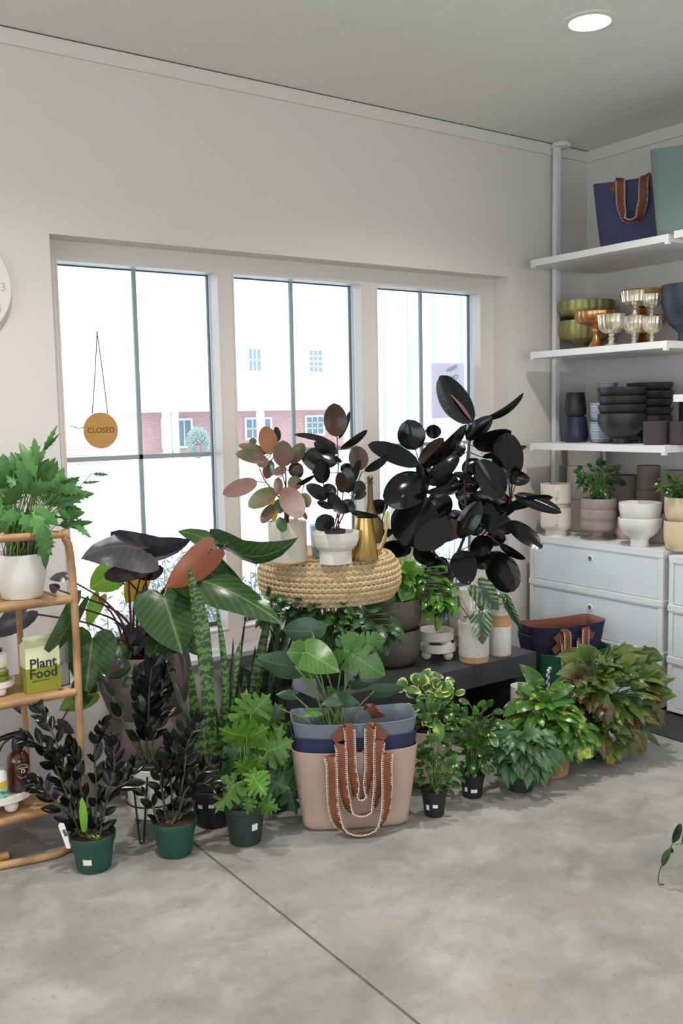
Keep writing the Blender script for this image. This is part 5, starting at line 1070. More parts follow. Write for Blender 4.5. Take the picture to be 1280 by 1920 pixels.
# ---- ZZ plants
def zz_stem(P, pts, L, n, m='zz', w=.42, r=.005, ratio=1, shape='ellip', skip=.3, ang=50):
    Pt = bez(pts, 24); k = len(Pt); P.sm(M_stz).tube(Pt, [r*1.3-r*.9*i/(k-1) for i in range(k)], 7)
    for j in range(n):
        f = skip+(1-skip)*j/(n-1); i = min(k-2, int(f*(k-1))); q = Pt[i].lerp(Pt[i+1], f*(k-1)-i); t_ = (Pt[i+1]-Pt[i]).normalized()
        view = (CAMP-q).normalized(); side0 = t_.cross(view).normalized()
        side0 = (Matrix.Rotation(P.tw, 3, t_) @ side0)
        for sg in (-1, 1):
            l_ = L*(1-.35*abs(2*f-1.1))*random.uniform(.85, 1.1); an = math.radians(ang-18*f+random.uniform(-8, 8))
            d_ = (t_*math.cos(an)+side0*sg*math.sin(an)+Vector((0, 0, random.uniform(-.05, .15)))+view*random.uniform(-.2, .25)).normalized()
            P.lf(m, q, q+d_*l_, l_*w, shape, nrm=(view+Vector((0, 0, .6))+side0*sg*.3), roll=random.uniform(-30, 30), bow=random.uniform(-.02, .08), fold=-.25)
    P.lf(m, Pt[-1], Pt[-1]+(Pt[-1]-Pt[-2]).normalized()*L*.7, L*.28, shape)
def at0(u, v, base, dd=0): return at(u, v, d=depth(base)+dd)
c = place(168, 1641, 33); t, B_ = nursery(c, 85/ppm(c), 66/ppm(c)*1.02, M_npg, 'dark ZZ plant in a green nursery pot, nearest to the left corner', sticker=[(-4, .035, .032, .02)]); ZC1 = c
P = Plant(t, B_)
for j, (pts, tw, n) in enumerate([([(160, 1560), (130, 1480), (105, 1390), (76, 1338)], .2, 9), ([(150, 1565), (118, 1470), (85, 1405), (52, 1388)], .5, 8), ([(150, 1565), (118, 1520), (85, 1480), (62, 1470)], -.2, 8), ([(178, 1565), (180, 1480), (178, 1400), (192, 1362)], .9, 7), ([(180, 1565), (200, 1500), (214, 1440), (212, 1398)], -.4, 8), ([(165, 1565), (150, 1470), (140, 1420), (132, 1400)], 1, 7), ([(185, 1570), (205, 1490), (240, 1465), (250, 1440)], .3, 6), ([(160, 1560), (150, 1500), (120, 1440), (100, 1425)], 1.2, 7)]):
    P.tw = tw; zz_stem(P, [B_+Vector((random.uniform(-.03, .03), random.uniform(-.02, .02), 0))]+[at0(u, v, B_, -.03*i*(1 if j % 2 else -.5)) for i, (u, v) in enumerate(pts)], .074, n)
px_leaf(P, 'lime', 'strap', (0, 0), 1, 158, 1560, 153, 1495, 15, depth(B_)-.05, 0, 10)
for j in range(14): q = B_+FH*-.03+RH*random.uniform(-.005, .035)+Vector((0, 0, random.uniform(.002, .012))); P.lf('lime', q, q+Vector((random.uniform(-.01, .01), random.uniform(-.01, .01), .006)), .007, 'ovate')
P.done()
b = MB(); q = at(128, 1580, d=depth(B_)-.06); e = at(115, 1543, d=depth(B_)-.07); X_ = RH*.011
i = [b.vert(q-X_*.6-Vector((0, 0, .02))), b.vert(q+X_*.6-Vector((0, 0, .02))), b.vert(e+X_*1.1+Vector((0, 0, -.012))), b.vert(e+X_*.6), b.vert(e-X_*.6), b.vert(e-X_*1.0+Vector((0, 0, -.01)))]; b.face(*i); o = b.build('plant_tag', M_stk, t, smooth=False)
b = MB(); m_ = (q+e)/2; b.box((-.005, -.0008, -.012), (.005, -.0004, .012), Matrix.Translation(m_) @ Matrix.Rotation(math.atan2(RH.y, RH.x), 4, 'Z') @ Matrix.Rotation(-.35, 4, 'Y')); b.build('printed_patch', M_ink, o, smooth=False)
c = place(323, 1613, 34); t, B_ = nursery(c, 86/ppm(c), 66/ppm(c), M_npg, 'dark ZZ plant in a green nursery pot, right of the hairpin stand'); P = Plant(t, B_)
for j, (pts, tw, n) in enumerate([([(330, 1530), (345, 1450), (350, 1400), (370, 1355)], .3, 9), ([(340, 1530), (360, 1470), (385, 1440), (402, 1432)], .2, 7), ([(325, 1530), (320, 1460), (325, 1420), (315, 1390)], .8, 8), ([(300, 1545), (285, 1510), (262, 1480), (240, 1455)], .8, 5), ([(335, 1530), (350, 1480), (380, 1470), (405, 1478)], -.4, 7), ([(330, 1530), (340, 1480), (345, 1450), (360, 1430)], 1.1, 7), ([(312, 1535), (305, 1490), (300, 1460), (305, 1440)], .2, 6)]):
    P.tw = tw; zz_stem(P, [B_+Vector((random.uniform(-.03, .03), random.uniform(-.02, .02), 0))]+[at0(u, v, B_, .02*i*(1 if j % 2 else -1)) for i, (u, v) in enumerate(pts)], .066, n)
P.done()
# hairpin stand pot with the tall ZZ plant
sp_ = at(252, 1592, z=0); SC = sp_+FH*.13+RH*.045; SC.z = 0; k = 1/ppm(SC); hT = at(270, 1425, d=depth(SC)).z; hB = at(270, 1518, d=depth(SC)).z
t = thing('hairpin_planter', SC, 'white cylinder planter on thin black hairpin legs beside the ZZ plants', 'planter'); r = 50*k*.95
b = MB(); b.lathe([(0, hB), (r*.9, hB), (r*.95, hB+.004), (r, hT), (r-.005, hT+.001), (r-.007, hT-.003), (r*.9, hB+.03), (0, hB+.03)], SC, 40); b.build('planter', M_white, t)
M_irn = mat('black_iron', (36, 34, 34), .5, .4)
for j in range(3):
    a = math.atan2(-FH.y, -FH.x)-.25+j*2*PI/3; b = MB(); pts = []
    for sg in (-1, 1): pass
    f = SC+Vector((math.cos(a)*r*1.12, math.sin(a)*r*1.12, .004)); tt = Vector((-math.sin(a), math.cos(a), 0)); up = SC+Vector((math.cos(a)*(r+.004), math.sin(a)*(r+.004), hT-.015))
    b.tube([up-tt*.028, f-tt*.008+Vector((0, 0, .01)), f, f+tt*.008+Vector((0, 0, .01)), up+tt*.028], .0035, 7); b.build('hairpin_leg', M_irn, t)
b = MB(); b.tube([SC+Vector((math.cos(a)*(r+.004), math.sin(a)*(r+.004), hB+.05)) for a in [j*2*PI/40 for j in range(40)]], .003, 5, closed=True); b.build('hoop', M_irn, t)
c = SC+Vector((0, 0, hB+.031)); hh = hT-hB-.02; t, B_ = nursery(c, r*1.72, hh, M_npg, 'tall dark ZZ plant in the white hairpin-legged planter'); P = Plant(t, B_)
for j, (pts, tw, n, m) in enumerate([([(275, 1400), (278, 1340), (280, 1290), (285, 1250)], .1, 13, 'zz'), ([(285, 1400), (300, 1330), (305, 1285), (310, 1262)], .4, 11, 'zz'), ([(262, 1400), (262, 1340), (258, 1300), (256, 1270)], .9, 7, 'zzg'), ([(255, 1400), (230, 1350), (212, 1310), (200, 1285)], 1.3, 4, 'zzg'), ([(300, 1400), (330, 1400), (345, 1370), (362, 1350)], .2, 6, 'zzg')]):
    P.tw = tw; zz_stem(P, [B_+Vector((random.uniform(-.03, .03), random.uniform(-.02, .02), 0))]+[at0(u, v, B_, .02*i*(1 if j % 2 else -1)) for i, (u, v) in enumerate(pts)], .08, n, m)
st_ = at0(312, 1245, B_, -.04); en = at0(372, 1398, B_, -.06); P.lf('zzg', en, st_, .022, 'lance', bow=.12)
for (a0, a1) in (((205, 1272), (245, 1252)), ((245, 1255), (222, 1235)), ((255, 1258), (280, 1240)), ((250, 1265), (230, 1290)), ((262, 1300), (268, 1335))): P.lf('zzg', at0(*a0, B_, -.05), at0(*a1, B_, -.05), .035, 'ellip', roll=20)
P.done()
# ---- snake plants
def snake(P, m, base, via, tip, w, dd=0, dt=0, roll=0, rnd=None):
    d0 = depth(P.base)+dd; a = at(*base, d=d0); v = at(*via, d=d0+dt*.5) if via else None; e = at(*tip, d=d0+dt); W = w*d0/FPX
    Pt = bez([a, v, e] if v else [a, (a+e)/2, e], 16); n = len(Pt); b = P.L.setdefault(m, MB()); tone = random.random(); rows = []
    for i, q in enumerate(Pt):
        f = i/(n-1); t_ = (Pt[min(i+1, n-1)]-Pt[max(i-1, 0)]).normalized(); N = (CAMP-q).normalized(); X = t_.cross(N).normalized(); X = Matrix.Rotation(math.radians(roll+25*math.sin(f*2+roll)), 3, t_) @ X; N = X.cross(t_)
        ww = W/2*(.62+.55*f if f < .6 else (.95*(max(0, 1-(f-.6)/.4))**.62+.02)); rows.append([b.vert(q+X*ww*x-N*abs(x)**1.6*ww*-.35, ((x+1)/2, f*(a-e).length*1.0), (abs(x), tone)) for x in (-1, -.5, 0, .5, 1)])
    for A, B in zip(rows, rows[1:]):
        for j in range(4): b.face(A[j], A[j+1], B[j+1], B[j])
c = place(397, 1556, 36); t, B_ = nursery(c, 92/ppm(c), 72/ppm(c), M_npb, 'tall banded snake plant in a black pot left of the bench', sticker=[(-30, .08, .02, .014), (2, .085, .022, .014)]); P = Plant(t, B_)
for a in [('snake',(404,1480),(382,1210),(353,1060),32,-.02,-.04,5), ('snake',(417,1480),(419,1260),(406,1132),15,-.03,-.02,40), ('snake',(392,1480),(366,1360),(355,1240),24,.02,0,20), ('snake',(385,1480),(372,1400),(366,1330),26,-.05,-.06,0), ('snaked',(430,1470),(432,1330),(437,1193),12,.0,.02,60), ('snake',(412,1480),(425,1330),(452,1200),26,.0,.03,10), ('snaked',(420,1470),(400,1350),(385,1280),20,.04,.03,15)]: snake(P, a[0], a[1], a[2], a[3], a[4], a[5], a[6], a[7])
P.done()
c2 = place(470, 1500, 40)+FH*.12; t, B_ = nursery(c2, .155, .13, M_npb, 'dark snake plant in a black pot behind the selloum plants'); P = Plant(t, B_)
for a in [('snaked',(455,1480),(440,1320),(461,1148),11,0,.02,60), ('snake',(470,1480),(478,1300),(511,1116),24,-.03,.05,10), ('snaked',(490,1480),(492,1330),(523,1148),34,.02,.04,0), ('snaked',(500,1480),(528,1230),(575,1042),16,.03,.05,35), ('snaked',(495,1480),(530,1250),(582,1097),13,.0,.04,50), ('snake',(462,1480),(458,1380),(458,1260),26,-.05,-.04,0), ('snaked',(480,1480),(500,1400),(508,1250),26,.04,0,10), ('snake',(450,1480),(440,1400),(425,1290),20,0,0,20), ('snaked',(505,1480),(530,1340),(541,1268),10,-.04,0,50), ('snaked',(485,1480),(470,1360),(478,1210),24,.04,.0,30)]: snake(P, *a[:1], a[1], a[2], a[3], a[4], a[5], a[6], a[7])
P.done()
# ---- selloum plants
def star(P, m, shape, items, D, stemsrc, sm_, w_mul=1, r=.0022, nrmup=.5, wave=.12, bow=.08, fold=.15):
    for it in items:
        bx, by, tx, ty, w = it[:5]; d = it[5] if len(it) > 5 else 0; dd = it[6] if len(it) > 6 else -.02; roll = it[7] if len(it) > 7 else random.uniform(-20, 20)
        a = at(bx, by, d=D+d); e = at(tx, ty, d=D+d+dd); mm = it[8] if len(it) > 8 else m
        P.lf(mm, a, e, w*w_mul*(D+d)/FPX, shape, roll=roll, bow=bow, fold=fold, wave=wave)
        s0 = stemsrc+Vector((random.uniform(-.02, .02), random.uniform(-.02, .02), 0)); stem_tube(P.sm(sm_), s0, a, r*1.5, r, n=8, mid=(s0+a)/2+Vector((0, 0, .1*abs(a.z-s0.z)))+(s0-a)*.12)
c = place(457, 1591, 33); t, B_ = nursery(c, 79/ppm(c), 74/ppm(c), M_npd, 'bright green selloum philodendron in a dark green pot', sticker=[(38, .06, .024, .024)]); P = Plant(t, B_); D0 = depth(B_)
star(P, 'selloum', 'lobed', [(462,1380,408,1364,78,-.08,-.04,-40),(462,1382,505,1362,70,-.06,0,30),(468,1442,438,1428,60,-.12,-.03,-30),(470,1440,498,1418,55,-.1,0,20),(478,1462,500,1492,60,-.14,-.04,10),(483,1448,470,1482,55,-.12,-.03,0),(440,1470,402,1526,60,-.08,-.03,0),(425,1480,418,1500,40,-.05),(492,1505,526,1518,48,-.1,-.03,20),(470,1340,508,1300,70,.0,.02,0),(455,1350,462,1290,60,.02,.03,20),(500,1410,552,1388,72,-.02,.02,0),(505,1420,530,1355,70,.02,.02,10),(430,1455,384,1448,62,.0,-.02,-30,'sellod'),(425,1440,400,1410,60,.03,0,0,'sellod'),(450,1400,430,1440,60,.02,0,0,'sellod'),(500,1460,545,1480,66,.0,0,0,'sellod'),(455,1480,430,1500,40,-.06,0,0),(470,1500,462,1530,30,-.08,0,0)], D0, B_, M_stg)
P.done()
c = place(512, 1532, 34)+FH*.03; t, B_ = nursery(c, 86/ppm(c), 84/ppm(c), M_npb, 'selloum philodendron in a black pot between bright selloum and totes'); P = Plant(t, B_); D0 = depth(B_)
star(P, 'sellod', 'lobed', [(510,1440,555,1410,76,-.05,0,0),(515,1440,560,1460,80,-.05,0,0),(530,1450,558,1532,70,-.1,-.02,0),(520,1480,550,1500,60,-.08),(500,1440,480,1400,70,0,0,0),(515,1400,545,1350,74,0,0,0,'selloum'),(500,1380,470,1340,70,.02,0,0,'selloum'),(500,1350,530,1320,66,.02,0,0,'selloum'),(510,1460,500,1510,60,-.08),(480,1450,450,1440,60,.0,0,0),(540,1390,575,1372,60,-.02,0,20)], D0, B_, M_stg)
P.done()
# ---- monstera and philodendron growing in the tote
c = TL+Vector((0, 0, .104+.06)); c = c-RH*.06; t, B_ = nursery(c, .17, .15, M_npb, 'split-leaf monstera with blue-green leaves growing in the grey tote', name='monstera'); P = Plant(t, B_); D0 = depth(B_)
O5 = (340, 1040); s5 = 1/3.048
for m, sh, bx, by, tx, ty, w, d, dd, roll, fold in [('monst','heart',708,555,905,672,205,-.05,-.06,-12,.1),('monst','heart',690,560,600,560,150,-.05,-.03,0,.1),('monst','monstera',935,540,1165,690,210,-.02,-.05,10,.05),('monst','monstera',930,530,1010,450,150,.02,.02,0,.05),('monst','monstera',1040,500,1165,490,120,.06,.03,10,.1),('monstd','heart',745,440,575,430,165,.08,.05,-10,.1),('monstd','heart',650,640,428,590,175,.0,.0,-20,.15),
 ('monstd','heart',740,440,835,400,120,.09,.06,0,.1),('monstd','heart',965,745,1085,740,58,.05,.02,30,.1),('monstd','heart',1100,780,1280,760,90,.06,.04,20,.1),('monstd','heart',920,820,800,860,85,-.05,-.03,20,.1),('monstd','heart',910,822,1020,850,95,-.05,-.04,20,.1),('monst','heart',840,770,905,790,50,0,-.01,40,.1),('monst','heart',780,900,680,925,60,-.03,-.01,40,.1),('monstd','heart',560,880,530,960,80,.05,0,20,.2),('monst','heart',690,680,800,700,50,.02,.02,40,.1),('monstd','heart',640,800,540,800,70,.08,.05,30,.2)]:
    dl = D0+d; a = at(O5[0]+bx*s5, O5[1]+by*s5, d=dl); e = at(O5[0]+tx*s5, O5[1]+ty*s5, d=dl+dd); P.lf(m, a, e, w*s5*dl/FPX, sh, roll=roll, bow=.08, fold=fold, wave=.06)
    s0 = B_+Vector((random.uniform(-.04, .04), random.uniform(-.03, .03), 0)); stem_tube(P.sm(M_stg), s0, a, .004, .003, n=10, mid=(s0+a)/2+Vector((0, 0, .03))+(s0-a)*.1)
P.done()
# ---- leafy mounds made leaf by leaf
def bush(P, m, shape, cx, cy, rx, ry, n, L, w, D, dr=.12, src=None, sm_=None, droop=.5, vary=.25, mats=None, up=.4, stem_r=.0014, hollow=.25, fold=.15, wave=0, ymin=None, minz=.02, bow=.1):
    src = src if src is not None else P.base
    for i in range(n):
        a = random.uniform(0, 2*PI); f = math.sqrt(random.uniform(hollow**2, 1)); ou, ov = math.cos(a)*f, math.sin(a)*f
        dz = -math.sqrt(max(0, 1-f*f))*random.choice((1, 1, 1, -.4)); u, v = cx+rx*ou, cy+ry*ov; d = D+dr*dz; q = at(u, v, d=d)
        if q.z < minz+.01: q.z = minz+.01+random.random()*.03
        out = (CR*ou*1.0+CU*(-ov)*.6-FH*(-dz)*.9+Vector((random.uniform(-.5, .5), random.uniform(-.5, .5), random.uniform(-.3, .3))))
        out = (out.normalized()+Vector((0, 0, -droop))).normalized(); l_ = L*random.uniform(1-vary, 1+vary)
        nrm = (CR*ou*.6-FH*.7+Vector((0, 0, up+.3))).normalized(); e = q+out*l_
        if e.z < minz: e.z = minz
        P.lf(random.choice(mats) if mats else m, q, e, l_*w, shape, nrm=nrm, roll=random.uniform(-25, 25), bow=bow, fold=fold, wave=wave)
        if stem_r: s0 = src+Vector((random.uniform(-.02, .02), random.uniform(-.02, .02), 0)); mid = (s0+q)/2+Vector((0, 0, .25*abs(q.z-s0.z)+.02)); stem_tube(P.sm(sm_ or M_stg), s0, q, stem_r*1.5, stem_r, n=6, mid=mid)
# pothos in the brown bowl
c = BOWL_TOP-Vector((0, 0, .005)); t, B_ = nursery(c, .125, .07, M_npb, 'bright pothos in a black pot in the upper brown bowl', name='pothos'); P = Plant(t, B_); D0 = depth(B_)
bush(P, 'pothos', 'heart', 735, 1090, 48, 36, 34, .062, .74, D0-.02, .09, droop=.7); bush(P, 'pothos', 'heart', 800, 1095, 46, 44, 46, .052, .66, D0-.0, .08, droop=.6, mats=['pothos', 'jade']); bush(P, 'pothos', 'heart', 820, 1140, 26, 34, 22, .05, .66, D0-.04, .05, droop=.9)
for it in [(722,1060,708,1082,42),(745,1090,770,1105,44),(730,1105,716,1135,40),(760,1070,790,1066,36),(700,1120,680,1105,32),(765,1100,752,1128,38)]: star(P, 'pothos', 'heart', [it+(-.1, -.03)], D0, B_, M_stg, wave=0)
P.done()
# trailing mini vines in front of the pouf
c = Vector((at(620, 1190, y=-.56).x, -.56, TZ+.0006)); vessel('planter', c, .15, .12, 'taper', M_blk, 'small black planter hidden among the vines in front of the pouf', 'planter')
c5 = c+Vector((0, 0, .03)); t, B_ = nursery(c5, .125, .10, M_npb, 'trailing split-leaf vine in front of the woven pouf', name='trailing_vine'); P = Plant(t, B_); D0 = depth(B_)
bush(P, 'mini', 'monstera', 610, 1135, 80, 42, 74, .062, .62, D0+.0, .12, droop=.5, mats=['mini', 'mini', 'small', 'monstd']); bush(P, 'mini', 'monstera', 690, 1175, 56, 36, 46, .062, .62, D0-.05, .08, droop=.7, mats=['mini', 'monstd']); bush(P, 'selloum', 'monstera', 625, 1165, 30, 16, 9, .05, .6, D0-.1, .03, droop=.2); bush(P, 'mini', 'heart', 590, 1190, 70, 44, 34, .06, .7, D0+.05, .08, droop=.6, mats=['mini', 'monstd'])
P.done()
c = Vector((at(520, 1140, y=-.42).x, -.44, TZ+.0006)); t, B_ = nursery(c, .12, .10, M_npb, 'small creamy-tipped vine left of the woven pouf', name='trailing_vine'); P = Plant(t, B_); D0 = depth(B_)
bush(P, 'mini', 'ovate', 490, 1140, 30, 30, 22, .05, .6, D0-.1, .05, droop=.3, mats=['mini', 'small']); P.done()
# alocasia
t = thing('alocasia', ALO, 'alocasia with dark green leaves and pale bright veins in speckled pot', 'potted plant'); b = MB(); b.lathe([(.03, -.002), (0, .003)], ALO, 20); o = b.build('soil', M_soil, t); o.data.flip_normals(); P = Plant(t, ALO); D0 = depth(ALO)
O7 = (860, 1060); s7 = 1/6.4
for bx, by, tx, ty, w, d, dd, roll in [(235,255,480,540,310,-.04,-.04,-5),(265,590,285,955,265,-.08,-.06,0),(570,430,760,775,130,-.02,-.04,30),(570,440,430,330,170,.04,.02,20),(-90,400,-290,730,270,-.02,-.04,0),(300,500,200,380,120,.04,.02,0)]:
    dl = D0+d; a = at(O7[0]+bx*s7, O7[1]+by*s7, d=dl); e = at(O7[0]+tx*s7, O7[1]+ty*s7, d=dl+dd); P.lf('alo', a, e, w*s7*dl/FPX, 'heart', roll=roll, bow=.06, fold=.2, wave=.1)
    stem_tube(P.sm(M_stg), ALO, a, .003, .002, n=8, mid=(ALO+a)/2+(Vector((0, 0, .02))))
stem_tube(P.sm(mat('yellow_stem', (190, 160, 60), .5)), ALO, at(878, 1090, d=D0-.02), .002, .0012, mid=at(886, 1130, d=D0-.03)); P.sm(M_bamb).tube([ALO, at(862, 1112, d=D0-.03)], .0022, 6)
P.done()
# ---- front row of plants right of the totes
c = place(812, 1500, 42)+FH*.08; kk = 1/ppm(c)
vessel('round_pot', c, 92*kk, 62*kk, 'round', mat('sandstone_pot', (176, 160, 136), .8, bump=.2), 'sand coloured round pot on the floor, lower of two stacked', 'pot', 'sandstone pots'); c9 = c+Vector((0, 0, 55*kk)); vessel('round_pot', c9, 88*kk, 55*kk, 'round', bpy.data.materials['sandstone_pot'], 'sand coloured round pot holding the cream-edged peperomia', 'pot', 'sandstone pots')
c8 = c9+Vector((0, 0, 14*kk)); t, B_ = nursery(c8, 76*kk, 44*kk, M_npb, 'cream-edged variegated peperomia right of the tote bags', name='peperomia'); P = Plant(t, B_); D0 = depth(B_)
O8 = (740, 1060); s8 = 1/2.4615
for bx, by, tx, ty, w in [(110,560,120,495,88),(85,560,70,590,90),(150,520,125,490,75),(165,560,215,530,60),(140,615,185,600,60),(145,640,215,650,88),(170,600,235,620,78),(210,560,275,540,36),(190,520,200,495,60),(220,590,275,600,50),(60,560,5,545,70),(230,690,270,705,70),(180,690,130,660,80),(240,740,290,760,66),(200,740,160,770,80),(260,660,300,670,50),(100,610,60,560,60),(240,640,265,620,40),(190,640,140,640,80),(160,720,130,700,70)]:
    a = at(O8[0]+bx*s8, O8[1]+by*s8, d=D0-.05); e = at(O8[0]+tx*s8, O8[1]+ty*s8, d=D0-.08+random.uniform(-.03, .03)); P.lf('pepe', a, e, w*s8*D0/FPX*1.05, 'obov', roll=random.uniform(-20, 20), bow=.1, fold=.1)
    stem_tube(P.sm(M_stg), B_+Vector((random.uniform(-.03, .03), 0, 0)), a, .004, .0025, n=8)
bush(P, 'pepe', 'obov', 812, 1335, 52, 58, 40, .056, .86, D0+.0, .07, droop=.15, stem_r=.0016); P.done()
c = place(816, 1535, 21); t, B_ = nursery(c, 50/ppm(c), 50/ppm(c), M_npb, 'small upright peperomia in a small black pot right of the totes', name='peperomia', sticker=[(0, .04, .02, .013), (-40, .03, .014, .02)]); P = Plant(t, B_); D0 = depth(B_)
for (u, v) in ((790, 1395), (805, 1365), (825, 1350), (838, 1380), (815, 1410), (798, 1430), (838, 1430)): stem_tube(P.sm(M_stg), B_+Vector((random.uniform(-.012, .012), 0, 0)), at(u, v, d=D0+random.uniform(-.03, .03)), .0026, .0018)
bush(P, 'jade', 'obov', 813, 1375, 36, 50, 44, .045, .5, D0, .05, droop=-.2, stem_r=0); bush(P, 'jade', 'obov', 815, 1448, 42, 34, 28, .042, .5, D0-.01, .05, droop=.25, stem_r=.0012)
for it in [(815,1345,828,1390,22,-.06,-.02,0,'gold'),(835,1440,868,1455,16,-.06)]: star(P, 'jade', 'ellip', [it], D0, B_, M_stg, wave=0)
P.done()
c = place(888, 1500, 20); t, B_ = nursery(c, 48/ppm(c), 46/ppm(c), M_npb, 'glossy compact peperomia in the second small black pot', name='peperomia', sticker=[(2, .028, .027, .014), (-42, .03, .013, .018)]); P = Plant(t, B_); D0 = depth(B_)
bush(P, 'jade', 'obov', 893, 1365, 42, 46, 78, .048, .52, D0, .08, droop=.0, stem_r=.0012); bush(P, 'jade', 'obov', 893, 1415, 40, 34, 36, .045, .5, D0-.02, .06, droop=.4, stem_r=.0012)
for (u, v) in ((880, 1400), (893, 1380), (905, 1400)): stem_tube(P.sm(M_stg), B_, at(u, v, d=D0), .003, .002)
star(P, 'gold', 'ellip', [(918,1372,932,1402,16,-.08,-.02,0,'pepe')], D0, B_, M_stg, wave=0); P.done()
c = place(980, 1489, 27); t, B_ = nursery(c, 64/ppm(c), 54/ppm(c), M_npd, 'silvery blue-green pothos spilling over a dark green pot', name='pothos'); P = Plant(t, B_); D0 = depth(B_)
bush(P, 'cebu', 'lance', 980, 1400, 58, 38, 92, .078, .46, D0-.01, .12, droop=.65, fold=.2, minz=.05); bush(P, 'cebu', 'lance', 1000, 1425, 42, 20, 16, .075, .44, D0-.06, .06, droop=.9, minz=.05)
for it in [(945,1430,953,1480,20,-.1,-.02),(975,1370,958,1392,20,-.1,-.02),(1005,1430,985,1460,20,-.12,-.02),(1020,1440,1028,1462,18,-.1,-.02),(1020,1405,1035,1425,18,-.1,-.02),(965,1405,945,1425,18,-.1,-.02)]: star(P, 'cebu', 'lance', [it], D0, B_, M_stg, wave=0)
P.done()
# speckled pot on the floor at the bench corner
c = place(978, 1345, 20)+FH*.05; c = Vector((at(978, 1300, y=-.86).x, -.86, .0006)); k = 1/ppm(c); speck(c, 42*k, at(978, 1282, d=depth(c)).z, .012, 'white speckled pot standing on the floor behind the golden pothos')
# golden pothos in a wicker basket
c = place(1035, 1461, 34); kk = 1/ppm(c); t = thing('wicker_basket', c, 'light woven wicker basket holding the golden pothos', 'basket'); M_wk2 = mat('light_wicker', (198, 164, 118), .7, noise=((150, 116, 76), 60, .25)); r = 37*kk; b = MB()
b.lathe([(0, .002), (r*.88, .002), (r*.95, .05), (r*.9, .1), (0, .1)], c, 30)
for j in range(12):
    z = .006+j*.0082; R_ = r*(.92+.06*math.sin(j/11*PI)); b.tube([c+Vector((math.cos(a)*(R_+.002*math.sin(a*26+j*PI)), math.sin(a)*(R_+.002*math.sin(a*26+j*PI)), z)) for a in [i*2*PI/104 for i in range(104)]], .0042, 5, closed=True)
b.build('weave', M_wk2, t); GB = c+Vector((0, 0, .101))
t, B_ = nursery(GB, r*1.6, .05, M_npb, 'golden pothos with yellow-splashed leaves in the wicker basket', name='pothos'); P = Plant(t, B_); D0 = depth(B_)
bush(P, 'gold', 'heart', 1025, 1340, 62, 54, 86, .072, .66, D0, .14, droop=.5, minz=.10); bush(P, 'gold', 'heart', 1068, 1375, 40, 36, 30, .075, .66, D0-.04, .08, droop=.7, minz=.09)
star(P, 'gold', 'heart', [(1010,1282,973,1245,32,.0,0,20),(996,1310,970,1280,36,0,0,10),(1015,1315,1035,1300,30,-.05),(1075,1385,1070,1415,44,-.12),(1090,1400,1112,1420,40,-.12),(1060,1345,1100,1350,36,-.1),(1040,1330,1062,1320,34,-.1)], D0, B_, M_stg, wave=0); P.done()
# syngonium
c = place(1125, 1440, 44)+FH*.06; t, B_ = nursery(c, .17, .15, M_npb, 'big bushy syngonium with olive and bronze leaves by the cabinets', name='syngonium'); P = Plant(t, B_); D0 = depth(B_)
bush(P, 'syng', 'arrow', 1145, 1292, 88, 70, 120, .082, .8, D0, .2, droop=.3, stem_r=.0018, fold=.3, wave=.15, up=.2); bush(P, 'syng', 'arrow', 1132, 1368, 76, 44, 60, .076, .82, D0-.04, .14, droop=.6, stem_r=.0016, fold=.3, wave=.15, up=.1)
star(P, 'syng', 'arrow', [(1180,1222,1150,1218,30,0,0,40,'philo'),(1170,1225,1215,1216,34,0,0,50),(1190,1300,1228,1318,44,-.1,-.03,0,'philo'),(1200,1250,1238,1272,36,-.05),(1215,1225,1245,1238,30,0),(1095,1225,1040,1232,44,0,-.02,50),(1085,1290,1100,1300,40,-.2,-.02,0,'gold'),(1130,1320,1140,1360,40,-.22),(1220,1340,1238,1366,52,-.1),(1190,1380,1210,1412,44,-.1),(1140,1410,1148,1440,26,-.1,0,0,'yellow'),(1180,1240,1225,1232,40,0,0,50),(1225,1305,1248,1318,34,0),(1205,1290,1240,1300,34,.0,0,40)], D0, B_, M_stg, wave=.04); P.done()
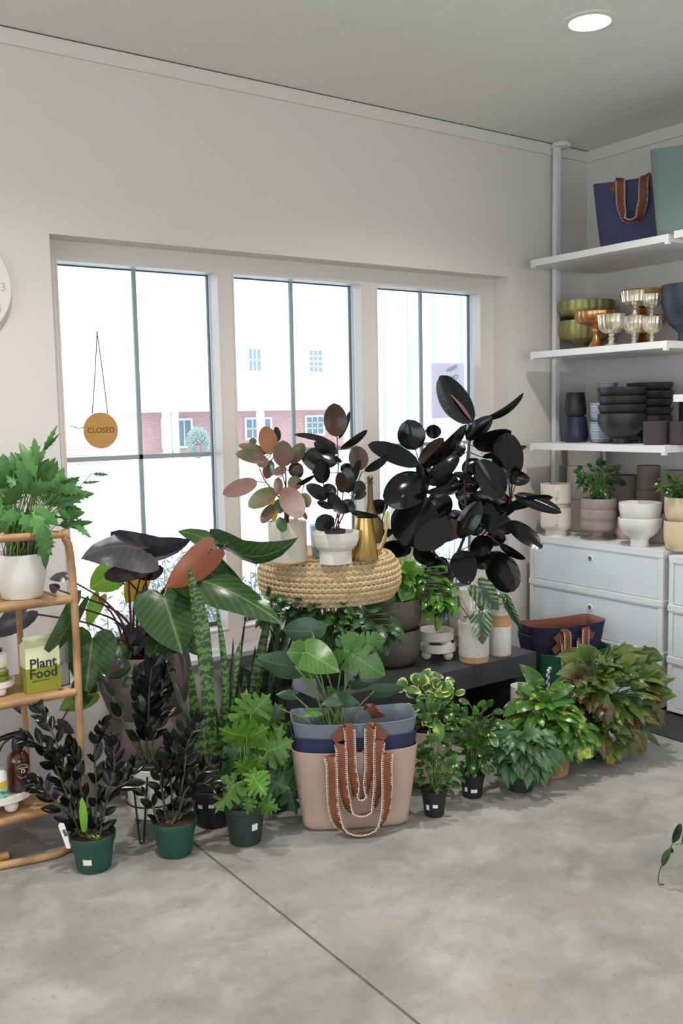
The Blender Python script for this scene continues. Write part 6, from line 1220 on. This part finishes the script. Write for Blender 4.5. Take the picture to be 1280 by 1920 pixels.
# ---- blue star fern on the rack
k = 1/ppm(FERN_TOP); t = thing('fern', FERN_TOP, 'blue star fern spilling over the smooth white planter at left', 'potted plant'); b = MB(); b.lathe([(.07, -.003), (0, .004)], FERN_TOP, 24); o = b.build('soil', M_soil, t); o.data.flip_normals(); P = Plant(t, FERN_TOP); D0 = depth(FERN_TOP)
def frond(u0, v0, u1, v1, w, d=0, dd=0, roll=0, via=None):
    a = at(u0, v0, d=D0+d); e = at(u1, v1, d=D0+d+dd); P.lf('fern', a, e, w*D0/FPX, 'fern', roll=roll, bow=random.uniform(.03, .15), fold=.15, wave=.1)
    s0 = FERN_TOP+Vector((random.uniform(-.05, .05), random.uniform(-.04, .04), 0)); stem_tube(P.sm(M_stg), s0, a, .0022, .0014, n=8, mid=(s0+a)/2+Vector((0, 0, .03))+(s0-a)*.1)
for f_ in [(68,900,36,828,32,-.05),(70,880,64,820,26,0),(30,920,5,850,40,0),(60,930,30,858,44,-.05),(75,930,85,865,36,0),(95,930,105,868,36,.0),(95,935,120,875,34,.02),(80,950,140,900,40,0),(100,950,170,922,40,0),(110,970,160,960,32,0),(105,985,176,978,26,0),(60,960,95,1030,40,-.1),(80,975,85,1068,34,-.12),(90,1000,92,1040,30,-.1),(40,960,70,1010,40,-.1),(20,940,-10,900,44,0),(10,950,40,905,46,-.05),(20,960,-15,960,40,-.05),(0,930,20,870,44,.03),(50,925,100,905,44,-.05),(45,960,0,975,40,-.05),(130,930,178,925,24,.02),(100,920,150,900,24,.04),(60,950,110,985,40,-.08),(20,925,60,890,40,.05),(15,900,-10,850,40,.05),(50,900,62,870,34,.04),(112,905,150,895,14,.0),(70,880,88,832,12,0),(80,845,108,796,12,.0),(76,850,112,812,10,.0),(172,888,204,890,10,0),(150,905,190,902,8,0),(140,985,172,1010,18,-.02)]: frond(*f_, dd=random.uniform(-.06, .03), roll=random.uniform(-25, 25))
for j in range(64):
    a = random.uniform(0, 2*PI); f = math.sqrt(random.random()); u, v = 45+75*math.cos(a)*f, 935+52*math.sin(a)*f; g_ = random.uniform(-.6, .6)+math.atan2(math.sin(a), math.cos(a)); frond(u, v, u+math.cos(g_)*48, v+math.sin(g_)*34-8, 22, random.uniform(-.08, .1), random.uniform(-.05, .05), random.uniform(-40, 40))
for j in range(26): s0 = FERN_TOP+Vector((random.uniform(-.055, .055), random.uniform(-.05, .03), 0)); P.sm(M_std).tube([s0, s0+Vector((random.uniform(-.03, .03), random.uniform(-.02, .02), .1))], [.0018, .001], 5)
P.sm(M_stg).tube(bez([at(72, 900, d=D0), at(78, 860, d=D0), at(92, 826, d=D0), at(108, 798, d=D0)], 10), .0012, 5); P.sm(M_stg).tube(bez([at(120, 930, d=D0), at(150, 898, d=D0), at(175, 888, d=D0)], 10), .001, 5)
P.done()
# ---- small plants on the cabinet
t, B_ = nursery(MAUVE_TOP-Vector((0, 0, .012)), .078, .05, M_npg, 'small leafy green plant in a green pot atop the mauve bowls'); P = Plant(t, B_); D0 = depth(B_)
bush(P, 'small', 'ovate', 1124, 898, 38, 28, 76, .04, .55, D0, .06, droop=.1, stem_r=.001)
star(P, 'small', 'ovate', [(1085,885,1073,883,10,-.03),(1090,880,1082,872,10,-.03),(1100,895,1090,890,14,-.04),(1130,870,1127,862,12,0),(1150,880,1166,872,14,0),(1095,905,1080,898,12,-.03)], D0, B_, M_stg, wave=0); P.done()
t, B_ = nursery(TAN_TOP-Vector((0, 0, .035)), .066, .035, M_npb, 'little green vine in the upper tan pot at the right edge'); P = Plant(t, B_); D0 = depth(B_)
bush(P, 'small', 'ovate', 1266, 908, 32, 16, 60, .036, .7, D0-.01, .06, droop=.4, stem_r=.001, mats=['small', 'jade']); P.done()
# ---- drooping sprig at the right edge from a plant standing just outside the view
c = at(1337, 1668, z=0); c.z = .0006; t, B_ = nursery(c, .14, .12, M_npb, 'trailing plant whose drooping sprig hangs into the view at right edge'); P = Plant(t, B_); D0 = depth(at(1237, 1660, z=0))
def ps(x, y, d=0): return at(1160+x/9.6, 1500+y/9.6, d=D0+d)
P.sm(M_stg).tube(bez([B_, B_+Vector((0, 0, .14)), ps(1500, 700), ps(1150, 785), ps(1000, 800)], 16), .0016, 6)
Pt = bez([ps(1000, 720), ps(930, 850), ps(830, 1080), ps(740, 1240), ps(705, 1420), ps(735, 1545), ps(810, 1552)], 24); Pt = [Vector((p.x, p.y, max(p.z, .003))) for p in Pt]; P.sm(M_std).tube(Pt, [.0016+.0014*math.sin(min(1, i/10)*PI)*0 for i in range(len(Pt))], 6)
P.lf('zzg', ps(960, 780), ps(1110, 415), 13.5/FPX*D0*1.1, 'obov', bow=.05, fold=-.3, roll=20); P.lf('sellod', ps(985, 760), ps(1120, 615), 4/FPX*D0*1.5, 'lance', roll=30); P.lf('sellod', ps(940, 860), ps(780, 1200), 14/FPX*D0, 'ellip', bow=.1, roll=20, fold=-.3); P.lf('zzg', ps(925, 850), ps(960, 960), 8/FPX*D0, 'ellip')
bush(P, 'sellod', 'lance', 1345, 1560, 50, 40, 30, .07, .4, D0, .08, droop=.5); P.done()
